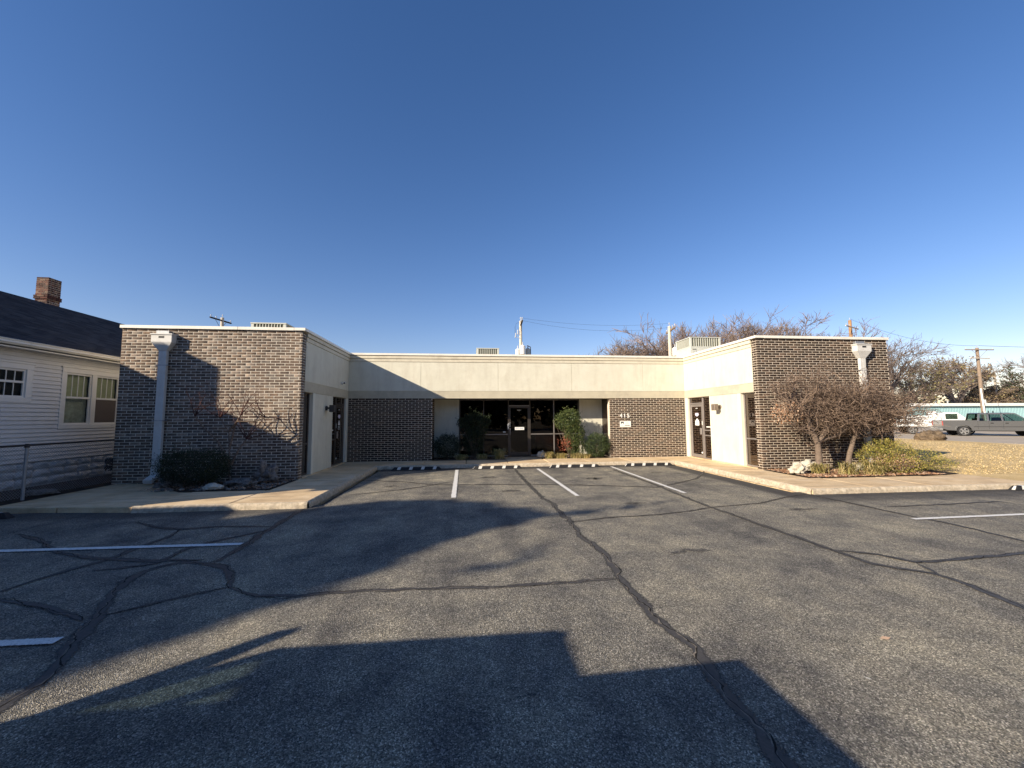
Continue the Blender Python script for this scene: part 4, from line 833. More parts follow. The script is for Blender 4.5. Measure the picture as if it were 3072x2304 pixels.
# liriope tufts
def tuft(x,y,h,n,lab,grp,mat='lir',sd=1,w_=.012):
    t=thing('grass_tuft',lab,'ornamental grass',(x,y,0),0,grp); rg=np.random.default_rng(sd); V=[];Fc=[]
    for i in range(n):
        a=rg.uniform(0,6.28); r=rg.uniform(.6,1.2)*h; b0=np.array([x+rg.normal()*.09,y+rg.normal()*.06,0]); d=np.array([math.cos(a),math.sin(a),0]); sd_=np.array([-d[1],d[0],0])*w_*.5
        k1=b0+d*r*.28+np.array([0,0,r*.75]); k2=b0+d*r*rg.uniform(.6,1.0)+np.array([0,0,r*rg.uniform(.15,.8)]); n0=len(V)
        V+=[b0-sd_,b0+sd_,k1+sd_,k1-sd_,k2+sd_*.2,k2-sd_*.2]; Fc+=[(n0,n0+1,n0+2,n0+3),(n0+3,n0+2,n0+4,n0+5)]
    fast('blades',V,np.array(Fc),M[mat],t); return t
G1='striped grass tufts in the planting beds'
for i,(x,y,h,lab) in enumerate(((9.95,10.75,.28,'yellow striped grass tuft right of the leftmost pale rock in the right bed'),(10.6,10.45,.32,'striped grass tuft in front of the bare tree trunk'),(11.45,10.55,.34,'striped grass tuft in front of the white rock by the second trunk'),
    (11.2,10.3,.24,'small striped grass tuft near the walk, left of the juniper'),(3.25,16.35,.26,'sunlit striped grass tuft beside the white rock at the entrance'),(3.75,16.3,.2,'sunlit low grass tuft under the reddish nandina leaves'),(4.35,16.3,.2,'sunlit low grass tuft between the two right shrubs'),(4.75,16.25,.16,'small pale grass tuft at the foot of the right round shrub'),
    (1.2,16.45,.38,'shaded arching grass tuft left of the entrance door'),(.55,16.5,.2,'small shaded grass tuft between wheel stop and tall dark shrub'),(-.3,16.4,.2,'shaded grass tuft between the two left entrance shrubs'))):
    tuft(x,y,h*1.25,190,lab,G1,'lir',i+3)
# fallen leaves
def litter(name,lab,n,x0,x1,y0,y1,mat,size,sd,z=.012):
    rg=np.random.default_rng(sd); P=np.stack([rg.uniform(x0,x1,n),rg.uniform(y0,y1,n),rg.uniform(z,z+.03,n)],1); V,Fc=leaves(P,size,rg,.6); V[:,2]=np.clip((V[:,2]-z-.015)*.35+z+.012,z-.005,1)
    o=fast(name,V,Fc,M[mat],None,'stuff'); o['label']=lab; return o
litter('fallen_leaves','dry fallen leaves covering the right planting bed',6500,9.1,13.2,10.1,11.8,'dry',.075,1)
litter('fallen_leaves','dry leaves scattered in the left planting bed',1600,-7.6,-4.7,10.35,11.8,'dry',.06,2)
litter('fallen_leaves','dry leaves in the entrance beds',900,-1.4,5.7,16.25,17.1,'dry',.05,3)
for (x,y) in ((4.91,5.88),(3.3,3.05),(6.1,5.4)):
    V,Fc=leaves(np.array([[x,y,ZA+.02]]),.11,np.random.default_rng(int(x*9)),.5); V[:,2]=ZA+.012+(V[:,2]-ZA-.02)*.2
    tag(fast('fallen_leaf',V,Fc,M['dry']),{4:'brown leaf on the asphalt halfway to the right walk',3:'tan leaf on the asphalt nearest the photographer at right',6:'small brown leaf lying near the forked crack'}[int(x)],'leaf')
V,Fc=leaves(np.array([[2.68,2.62,ZA+.02]]),.05,np.random.default_rng(3),.7); V[:,2]=ZA+.012; tag(fast('paper_scrap',V,Fc,M['sign']),'tiny white scrap lying on the asphalt in the right foreground','litter')
# rocks
def rock(name,lab,c,r,mat,sd,lump=.28,grp=None,sub=4):
    import bmesh
    bm=bmesh.new(); bmesh.ops.create_icosphere(bm,subdivisions=sub,radius=1); rg=np.random.default_rng(sd); ks=rg.normal(size=(9,3))*2.2; ph=rg.uniform(0,6,9)
    from mathutils import noise as mn
    off=Vector((sd*3.1,sd*1.7,sd*.9))
    for v in bm.verts:
        p=v.co.copy(); f=1+lump*1.5*mn.noise(p*1.1+off)+lump*1.1*mn.noise(p*2.3+off)+lump*.7*mn.turbulence(p*3.5+off,4,False)*(-1)+lump*.25*mn.noise(p*9+off)
        v.co=Vector((p.x*r[0]*f,p.y*r[1]*f,max(-.35*r[2],p.z*r[2]*f)))
    me=bpy.data.meshes.new(name); bm.to_mesh(me); bm.free(); me.materials.append(M[mat]); me.polygons.foreach_set('use_smooth',[True]*len(me.polygons))
    o=bpy.data.objects.new(name,me); C.objects.link(o); o.location=c; return tag(o,lab,'rock',grp)
G2='decorative rocks in the planting beds'
rock('rock','pale pitted rock leftmost in the right bed, touching the walk',(9.28,10.75,.12),(.2,.16,.2),'rock',1,.5,G2)
rock('rock','large pale leaning rock left of the bare tree trunk',(10.02,11.1,.14),(.24,.16,.22),'rock',2,.4,G2); rock('rock','small pale rock beside the large leaning rock',(9.62,11.15,.07),(.13,.1,.12),'rock',9,.35,G2)
rock('rock','flat white rock between the two bare tree trunks',(11.35,11.05,.1),(.28,.14,.13),'rock',3,.4,G2)
rock('rock','sunlit white rock on the walk edge right of the entrance',(3.0,16.5,.1),(.17,.14,.17),'rock',4,.4,G2)
rock('rock','tall grey holey rock in the shaded left bed',(-5.2,11.2,.2),(.22,.18,.3),'rock2',5,.6,G2); rock('rock','low grey rough rock left of the tall holey rock',(-5.6,10.85,.06),(.3,.16,.13),'rock2',6,.5,G2)
rock('rock','small pale smooth rock beside the stem in the left bed',(-6.02,10.45,.05),(.2,.11,.1),'rock',7,.2,G2); rock('rock','pale broken rock at the left end of the left bed',(-7.35,10.95,.08),(.22,.15,.16),'rock2',8,.6,G2)
rock('boulder','large brown boulder at the far edge of the lawn before the grey pickup',(33.4,26.4,-.12),(.85,.6,.62),'boulder',11,.3)
rock('rock','flat grey stone beside the fence in the side yard',(-9.6,10.4,.03),(.3,.2,.08),'rock2',12,.2)
# loose stones in the left bed
V_=[]
for i in range(160):
    x=rnd.uniform(-7.5,-4.7); y=rnd.uniform(10.3,11.7); s=rnd.uniform(.012,.04); b=MB(); b.box(x-s,x+s*rnd.uniform(.6,1.4),y-s,y+s,0,s*1.1); V_.append(b)
b=MB(); 
for q in V_: b.add(q.v,q.f)
o=b.build('pebbles',M['rock2'],kind='stuff',bevel=.006); o['label']='loose grey stones on the soil of the left bed'
# ---- bare trees
def grow(rg,base,d,L,r,lev,maxlev,spec,out):
    """recursive limb; spec: dict(split,ang,shr,wig,up,seg)"""
    seg=spec['seg'][min(lev,len(spec['seg'])-1)]; p=np.array(base,float); d=np.array(d,float); d/=np.linalg.norm(d)
    kids=spec['split'][min(lev,len(spec['split'])-1)]; r1=r*spec.get('tap',.62)
    for i in range(seg):
        d=d+rg.normal(size=3)*spec['wig']+np.array([0,0,spec['up'][min(lev,len(spec['up'])-1)]]); d/=np.linalg.norm(d)
        q=p+d*L/seg; ra=r+(r1-r)*i/seg; rb=r+(r1-r)*(i+1)/seg
        out.append((p,q,ra,rb,lev)); p=q
        if lev<maxlev and i>=seg*spec.get('bare',.3) :
            for _ in range(kids):
                if rg.random()<.85:
                    ax=rg.normal(size=3); ax-=ax@d*d; ax/=np.linalg.norm(ax); a=spec['ang']*rg.uniform(.6,1.3); dd=d*math.cos(a)+ax*math.sin(a)
                    grow(rg,p,dd,L*spec['shr']*rg.uniform(.6,1.15),rb*.62,lev+1,maxlev,spec,out)
def mesh_tree(t,out,mat_tr,mat_tw,cut,ktrunk=7):
    A=[o for o in out if o[4]<cut]; B=[o for o in out if o[4]>=cut]
    if A: V,Fc=tubes([o[0] for o in A],[o[1] for o in A],[o[2] for o in A],[o[3] for o in A],ktrunk); fast('trunk',V,Fc,mat_tr,t,smooth=True)
    if B: V,Fc=tubes([o[0] for o in B],[o[1] for o in B],[o[2] for o in B],[o[3] for o in B],3); fast('crown',V,Fc,mat_tw,t)
# right bed tree: dense twiggy crown
t=thing('bare_tree','dense bare ornamental tree with pale trunks before the right brick wall','tree',(10.3,11.05,0))
rg=np.random.default_rng(21); out=[]
cc=np.array([11.0,10.95,2.1]); cr=np.array([2.2,.85,1.2])
trunks=[[(10.28,11.1,0),(10.25,11.05,.5),(10.2,11.0,.85)],[(10.2,11.0,.85),(10.02,10.98,1.2),(9.9,10.95,1.6)],[(10.2,11.0,.85),(10.45,11.0,1.15),(10.6,10.95,1.7)],[(11.25,11.15,0),(11.3,11.1,.5),(11.42,11.05,.95),(11.7,11,1.5)],[(10.28,11.0,.92),(10.8,11.0,1.05),(11.3,10.95,1.35)],[(9.9,10.95,1.6),(9.6,10.9,1.9),(9.35,10.9,2.1)]]
rad=[.11,.08,.075,.085,.05,.04]
for tr,r in zip(trunks,rad):
    for a,b_ in zip(tr[:-1],tr[1:]): out.append((np.array(a),np.array(b_),r,r*.82,0)); r*=.82
tips=[np.array(tr[-1]) for tr in trunks]+[np.array(tr[-2]) for tr in trunks]
limb=[]
for i in range(170):
    tgt=ellipsoid_pts(1,cc,cr,rg,.25)[0] if i%4 else ellipsoid_pts(1,(12.9,10.9,1.8),(.9,.6,.65),rg,.2)[0]; 
    if tgt[2]<1.15: tgt[2]=1.15+rg.random()*.3
    b0=tips[np.argmin([np.linalg.norm(tgt-q)*rg.uniform(.7,1.3) for q in tips])]
    m1=b0+(tgt-b0)*.5+rg.normal(size=3)*.12; out.append((b0,m1,.022,.015,1)); out.append((m1,tgt,.015,.008,1)); limb+=[m1,tgt,(m1+tgt)/2]
limb=np.array(limb)
for i in range(6800):
    b0=limb[rg.integers(len(limb))]+rg.normal(size=3)*np.array([.12,.08,.1]); dirc=(b0-cc)/cr; dirc=dirc/(np.linalg.norm(dirc)+.01)*.5+rg.normal(size=3)*.8+np.array([0,-.1,.35]); dirc/=np.linalg.norm(dirc); l=rg.uniform(.12,.36)
    if b0[2]<1.1: continue
    m1=b0+dirc*l*.5; e1=m1+(dirc+rg.normal(size=3)*.35)*l*.5; out.append((b0,m1,.007,.005,2)); out.append((m1,e1,.005,.003,2))
mesh_tree(t,out,M['bark'],M['bush'],1,9)
P=ellipsoid_pts(700,(9.15,10.9,1.75),(.5,.4,.35),rg,.1); V,Fc=leaves(P,.055,rg,.5); fast('leaves',V,Fc,M['dry'],t)['label']='dry brown leaves low on the left side of the crown'
# left bed small tree
t=thing('bare_tree','thin nearly leafless small tree against the shaded left brick wall','tree',(-6.0,11.2,0)); rg=np.random.default_rng(4); out=[]
st_=[[(-5.98,11.1,0),(-6.08,11.15,.45),(-6.1,11.2,.95),(-6.15,11.2,1.35),(-6.35,11.15,1.7)],[(-6.08,11.15,.6),(-6.4,11.2,1.1),(-6.75,11.2,1.45),(-6.95,11.15,1.75)],[(-6.1,11.2,.95),(-6.0,11.2,1.5),(-5.85,11.15,1.75)],[(-6.0,11.1,.5),(-5.8,11.05,.9),(-5.65,11.1,1.15)],[(-6.15,11.2,1.35),(-5.9,11.1,1.6),(-5.5,11.1,1.6),(-5.2,11.1,1.7)]]
for s in st_:
    r=.028
    for a,b_ in zip(s[:-1],s[1:]): out.append((np.array(a),np.array(b_),r,r*.75,0)); r*=.75
sp=dict(seg=[4,3,3,2],split=[1,1,1,1],ang=.75,shr=.6,wig=.16,up=[.06,.05,.03],bare=.1,tap=.5)
for s in st_:
    for _ in range(6): d=rg.normal(size=3)*.6+np.array([.25,-.1,.7]); grow(rg,s[-1],d,.6,.014,1,3,sp,out)
mesh_tree(t,out,M['bark'],M['twigr'],1,6)
# background bare trees
def far_tree(name,lab,x,y,h,spread,sd,mat='twigd',tw='twigp',dens=1,leafm=None,nl=0,lsz=.22,grp='bare trees behind the building',trunkf=.22,lev=4,z0=-.1,up=.05,leafr=None,fine=2600,dome=0):
    t=thing(name,lab,'tree',(x,y,z0),0,grp); rg=np.random.default_rng(sd); out=[]
    b0=np.array([x,y,z0]); top=b0+np.array([rg.normal()*.2,0,h*trunkf]); r=h*.028
    out.append((b0,top,r*1.25,r,0))
    sp=dict(seg=[5,5,4,3,2],split=[2,2,2,2,dens],ang=.62,shr=.56,wig=.12,up=[up,up*.8,.03,.02],bare=.2,tap=.45)
    n=7
    for i in range(n):
        a=2*math.pi*i/n+rg.uniform(-.4,.4); ti=rg.uniform(.15,1.0); d=np.array([math.cos(a)*spread*ti,math.sin(a)*spread*ti,1.0]); grow(rg,top-np.array([0,0,rg.random()*h*.05]),d,h*(1-trunkf)*rg.uniform(.6,.78),r*.62,1,lev,sp,out)
    mz=max(o[1][2] for o in out); k_=(h+z0-top[2])/(mz-top[2])
    o2=[]
    for a,b_,ra,rb,lv in out:
        if lv>0:
            a=a.copy(); b_=b_.copy(); a[2]=top[2]+(a[2]-top[2])*k_ if a[2]>top[2] else a[2]; b_[2]=top[2]+(b_[2]-top[2])*k_ if b_[2]>top[2] else b_[2]
        o2.append((a,b_,max(ra,.028),max(rb,.018),lv))
    mesh_tree(t,o2,M[mat],M[tw],3,5)
    tp=[o for o in o2 if o[4]>=2]; nt=fine; ii=rg.integers(0,len(tp),nt); A=np.array([tp[i][0] for i in ii]); B=np.array([tp[i][1] for i in ii]); u=rg.random((nt,1)); p_=A+(B-A)*u; dd=(B-A); dd/=np.linalg.norm(dd,axis=1,keepdims=True)+1e-6
    dd=dd*.7+rg.normal(size=(nt,3))*.55+np.array([0,0,.35]); dd/=np.linalg.norm(dd,axis=1,keepdims=True); ll=rg.uniform(.35,1.05,(nt,1))*h/13; q_=p_+dd*ll; q_[:,2]=np.minimum(q_[:,2],h+z0+.2)
    V,Fc=tubes(p_,q_,np.full(nt,.020),np.full(nt,.010),3); fast('twigs',V,Fc,M['fart'],t)
    if dome:
        C_=np.array([x,y,z0+h*.60]); Rr=np.array([dome,dome*.8,h*.36]); nd=int(1500*dome/2.5); b1=ellipsoid_pts(nd,C_,Rr*.86,rg,.35); b1=b1[b1[:,2]>3.2]; nd=len(b1)
        dd=(b1-C_)/Rr+rg.normal(size=(nd,3))*.35+np.array([0,0,.45]); dd/=np.linalg.norm(dd,axis=1,keepdims=True); l1=rg.uniform(.5,1.3,(nd,1)); m1=b1+dd*l1*.5; e1=m1+(dd+rg.normal(size=(nd,3))*.3)*l1*.5
        V,Fc=tubes(np.concatenate([b1,m1]),np.concatenate([m1,e1]),np.concatenate([np.full(nd,.026),np.full(nd,.018)]),np.concatenate([np.full(nd,.018),np.full(nd,.010)]),3); fast('outer_twigs',V,Fc,M['fart'],t)
    if leafm:
        tips=np.array([o[1] for o in o2 if o[4]>=2]); P=tips[rg.integers(0,len(tips),nl)]+rg.normal(size=(nl,3))*.22
        if leafr is not None: P=P[leafr(P)]
        V,Fc=leaves(P,lsz,rg,.6); fast('leaves',V,Fc,M[leafm],t)
    return t
GB='bare trees behind the building'
far_tree('bare_tree','low spreading twiggy tree furthest left behind the middle roof',15.2,46,9.3,.9,31,dens=2,trunkf=.35,lev=4,dome=2.4)
far_tree('bare_tree','rounded brown twiggy tree left of the transformer pole, tallest of that clump',18.0,45,11.2,.8,32,'twigd','bush',dens=2,trunkf=.35,lev=4,dome=2.7)
far_tree('bare_tree','brown twiggy tree partly behind the transformer pole',20.6,46,10.7,.8,33,'twigd','bush',dens=2,trunkf=.35,lev=4,dome=2.5)
far_tree('bare_tree','taller open bare tree right behind the transformer pole',24.3,45,12.8,.75,34,dens=1,dome=2.2)
far_tree('bare_tree','bare tree just right of the largest rooftop unit',29.5,46,14.0,.62,35,dens=1,dome=2.6)
far_tree('bare_tree','bare tree with upright limbs above the right coping corner',33.6,45,14.1,.7,36,dens=1,dome=2.8)
far_tree('bare_tree','wide bare tree above the right wing coping',38.0,45,13.9,.85,37,dens=1,dome=3.2)
far_tree('bare_tree','slanting bare tree left of the orange topped pole',42.2,46,12.8,.8,38,dens=1,dome=2.8)
far_tree('bare_tree','tall thin tree just right of the brick building corner',69.0,60,15.4,.38,39,'twigd','twigd',dens=1,grp='trees at the right beyond the street')
GT='trees at the right beyond the street'
far_tree('oak_tree','broad oak with brown leaf clumps behind the teal building',90,66,13.8,1.05,40,'twigd','twigd',1,'oak',2300,.38,GT,.28)
far_tree('oak_tree','olive brown oak right behind the corner of the right wing',80,64,11.6,.9,41,'twigd','twigd',1,'oakg',1900,.35,GT,.25)
far_tree('oak_tree','low brown leafy tree behind the utility pole at right',97.5,68,8.8,.9,42,'twigd','twigd',1,'oak',3000,.35,GT,.2)
far_tree('evergreen_tree','grey green bushy tree at the right edge of the photo',103,64,11.5,.6,43,'twigd','twigd',1,'ever',3500,.4,GT,.1,up=.02)
far_tree('bare_tree','leaning bare tree touching the right edge of the photo',104,61,15.5,.8,44,'twigd','twigd',1,grp=GT)
hz=np.random.default_rng(50); P=[]
for i in range(28):
    x=60+i*1.6+hz.normal()*.5; P.append(ellipsoid_pts(420,(x,74+hz.normal()*2,2.2),(1.9,1.5,3.2+hz.random()*1.2),hz,.3))
V,Fc=leaves(np.concatenate(P),.55,hz,.6); tag(fast('hedgerow',V,Fc,M['oakg'],None,'stuff'),'brown scrub massed behind the teal building')
# small bare shrub by lawn edge (twigs overlapping wing corner)
# ---- lawn blades
rg=np.random.default_rng(60); n=30000; u=rg.random(n)**1.6; X=11.8+u*20; Y=10.2+rg.random(n)*(26*u+5); 
cond=~((X<13.75)&(Y>11.8))&~((X<13.9)&(Y<10.4)); X=X[cond];Y=Y[cond]; n=len(X); Z=lawnz(X,Y)
a=rg.uniform(0,6.28,n); hh=rg.uniform(.012,.04,n); wv=.004+.0004*X
s1=np.stack([np.cos(a)*wv,np.sin(a)*wv,0*a],1); P=np.stack([X,Y,Z],1); tipv=P+np.stack([rg.normal(size=n)*.03,rg.normal(size=n)*.03,hh],1)
V=np.stack([P-s1,P+s1,tipv+s1*.1,tipv-s1*.1],1).reshape(-1,3); tag(fast('lawn_grass',V,np.arange(4*n).reshape(-1,4),M['straw'],None,'stuff'),'dry straw grass blades of the lawn')
# ================================================================= POLES AND WIRES
def upole(lab,x,y,h,arms=(),r=.14,mat='pole',z0=-.2,extras=None,group='utility poles'):
    t=thing('utility_pole',lab,'utility pole',(x,y,z0),0,group)
    b=MB(); b.tube((x,y,z0),(x,y,h),r*1.15,r*.8,10); b.build('pole',M[mat],t)
    for (z,dx,dy,half,brace,am) in arms:
        d=Vector((dx,dy,0)).normalized(); c=Vector((x,y,z))-Vector((d.y,-d.x,0))*(r+.05)*0+Vector((0,-(r+.04),0))
        b=MB(); b.obbox(c,d,Vector((-d.y,d.x,0)),Vector((0,0,1)),half,.05,.06); b.build('crossarm',M[am],t)
        if brace:
            b=MB()
            for s in (-1,1): b.tube(c+d*half*.55*s,Vector((x,y-r,z-brace)),.018,.018,4)
            b.build('brace',M[am],t)
        for s in (-.92,-.45,.92):
            p=c+d*half*s; b=MB(); b.tube(p+Vector((0,0,.06)),p+Vector((0,0,.16)),.02,.02,6); b.tube(p+Vector((0,0,.16)),p+Vector((0,0,.26)),.05,.04,8); b.build('insulator',M['porc'],t)
    b=MB(); b.tube((x,y,h),(x,y,h+.18),.02,.02,6); b.tube((x,y,h+.18),(x,y,h+.3),.05,.035,8); b.build('insulator',M['porc'],t)
    return t
def can(t,x,y,z,h=.75,r=.27,mat='white'):
    b=MB(); b.tube((x,y,z),(x,y,z+h),r,r,14); b.tube((x,y,z+h),(x,y,z+h+.06),r*.9,r*.5,14); o=b.build('transformer',M[mat],t)
    b=MB(); b.tube((x,y,z+h+.05),(x,y,z+h+.3),.05,.03,8); b.build('bushing',M['porc'],o)
t=upole('pole with slanting dark crossarm behind the left wing roof',-23.0,40,11.15,[(10.85,.35,1.9,1.25,.8,'poleb')],.17,'polel')
t=upole('pale pole with three transformers behind the middle of the roof',3.88,30,8.95,[(8.62,.1,1.9,1.35,.4,'poleb')],.13,'polel')
can(t,3.62,29.75,6.1,.62,.17); can(t,3.98,29.65,6.35,.62,.2); can(t,4.4,29.9,6.25,.55,.17,'acp')
for dx,dz in ((-.42,7.65),(-.25,7.9)):
    b=MB(); b.tube((3.88+dx,29.9,dz),(3.88+dx*.9,29.9,dz+.35),.045,.04,8); b.tube((3.88+dx,29.9,dz+.1),(3.88,29.9,dz-.05),.02,.02,5); b.build('cutout_fuse',M['porc'],t)
b=MB(); b.tube((4.62,29.9,5.9),(4.6,29.9,6.95),.03,.03,6); b.tube((4.6,29.9,6.95),(4.35,29.9,7.05),.03,.03,6); b.build('cable',M['wire'],t)
b=MB(); b.tube((3.45,29.9,8.0),(3.5,29.9,8.7),.008,.008,4); b.tube((3.5,29.9,8.7),(3.85,29.9,8.9),.008,.008,4); b.tube((3.45,29.9,7.6),(3.42,29.9,8.5),.008,.008,4); b.build('jumper_wire',M['wire'],t)
t=upole('pale pole beside the largest rooftop unit with a white transformer',15.7,30,8.75,[(8.4,.35,1.6,1.2,0,'pole')],.15,'polel'); can(t,16.02,29.85,6.4,.6,.2)
t=upole('orange brown pole top above the right wing coping',47.2,45,13.5,[(12.55,2,1.0,2.0,0,'polel')],.22,'roofb')
t=upole('tall brown pole with double braced crossarm in front of the teal building',65.7,45.5,10.35,[(10.05,1,-.05,2.0,1.0,'pole'),(8.95,1,.1,1.7,0,'polel')],.2,'pole')
b=MB(); b.box(65.55,65.85,45.2,45.35,3.1,3.6); b.build('meter_box',M['white'],t)
t=thing('white_post','slender white post leaning beside the brown utility pole','post',(65.3,45,-.2)); b=MB(); b.tube((65.3,45,-.2),(64.95,45,5.0),.1,.08,8); b.build('post',M['white'],t)
t=upole('thin pale pole at the far right among the trees',98.5,66,9.6,[],.2,'polel')
def wire(lab,a,b_,sag,r=.006):
    P=[Vector(a).lerp(Vector(b_),i/24)+Vector((0,0,-sag*4*(i/24)*(1-i/24))) for i in range(25)]; V,Fc=tubes(P[:-1],P[1:],np.full(24,r),np.full(24,r),4)
    tag(fast('power_line',V,Fc,M['wire']),lab,'cable','overhead power lines')
wire('upper power line running right from the middle pole to the pole by the largest unit',(3.88,30,9.2),(15.7,30,9.0),.35); wire('lower power line between the middle pole and the pole by the largest unit',(3.88,29.2,8.8),(15.4,29.2,8.5),.5)
wire('power line from the brown pole leaving the photo at upper right',(65.7,45.3,10.6),(110,40,11.5),.8,.02); wire('cable from the brown pole to the pale pole at the far right',(65.9,45.3,6.9),(98.5,66,8.6),.5,.03); wire('power line between orange topped pole and brown pole',(47.2,45,13.7),(65.7,45.4,10.6),.9,.015)
wire('low cable crossing in front of the oak trees',(40,50,5.6),(65.7,45.4,6.6),.6,.02)
# ================================================================= TEAL BUILDING, TAN HOUSE
wh=thing('metal_warehouse','long low teal metal sided building with white fascia across the street','building',(85,64,0))
TY=60.; box('core',M['teal'],wh,60,118,TY+.1,TY+14,-.3,3.25); fs_=box('white_fascia',M['white'],wh,59.6,118.4,TY-.35,TY+.1,3.14,3.55); box('roof',M['white'],wh,59.6,118.4,TY+.1,TY+14.4,3.5,3.62)
xs_=np.arange(60,118,.3); V=[];Fc=[]
for i,x in enumerate(xs_[:150]):
    b=MB(); b.prism([(x+.05,TY+.11),(x+.09,TY+.03),(x+.21,TY+.03),(x+.25,TY+.11)],-.3,3.2,'z'); b.build('siding_rib',M['teal'],wh)
b=MB()
for x in xs_[150:]: b.prism([(x+.05,TY+.11),(x+.09,TY+.03),(x+.21,TY+.03),(x+.25,TY+.11)],-.3,3.2,'z')
b.build('siding_ribs',M['teal'],wh,kind='stuff')
for x in (80.2,82.6):
    b=MB(); b.tube((x,62,3.6),(x,62,3.95),.1,.1,8); b.tube((x,62,3.95),(x,62,4.15),.25,.12,10); b.build('roof_vent',M['white'],wh)
th=thing('tan_roof_house','distant house with tan brown hip roof at the far right','house',(138,92,0))
box('wall',M['house'],th,131,150,90,100,-.3,4.3); b=MB(); b.add([(130,89,4.3),(151,89,4.3),(151,101,4.3),(130,101,4.3),(135.5,95,7.2),(145,95,7.2)],[(0,1,5,4),(1,2,5),(2,3,4,5),(3,0,4)]); b.build('roof',M['roofb'],th)
# ================================================================= VEHICLES
def wheel(t,x,y,z,r,w_,out,nsp=5,name='wheel'):
    b=MB(); b.tube((x,y,z),(x,y+w_*out,z),r,r,28); o=b.build(name,M['rubber'],t,bevel=.02)
    b=MB(); b.tube((x,y+w_*out*.9,z),(x,y+w_*out*1.02,z),r*.66,r*.68,24); rm=b.build('rim',M['black'],o)
    b=MB(); yy=y+w_*out*1.03; yz=y+w_*out*1.08
    for i in range(nsp):
        a=2*math.pi*i/nsp; d=Vector((math.cos(a),0,math.sin(a))); s=Vector((-math.sin(a),0,math.cos(a)))
        b.obbox(Vector((x,(yy+yz)/2,z))+d*r*.36,d,Vector((0,1,0)),s,r*.30,abs(yz-yy)/2,r*.13)
    b.tube((x,yy,z),(x,yz,z),r*.15,r*.13,12)
    n=24
    for i in range(n):
        a=2*math.pi*i/n; d=Vector((math.cos(a),0,math.sin(a))); s=Vector((-math.sin(a),0,math.cos(a))); b.obbox(Vector((x,(yy+yz)/2,z))+d*r*.66,d,Vector((0,1,0)),s,r*.045,abs(yz-yy)/2,r*.085)
    b.build('spokes',M['chrome'],o)
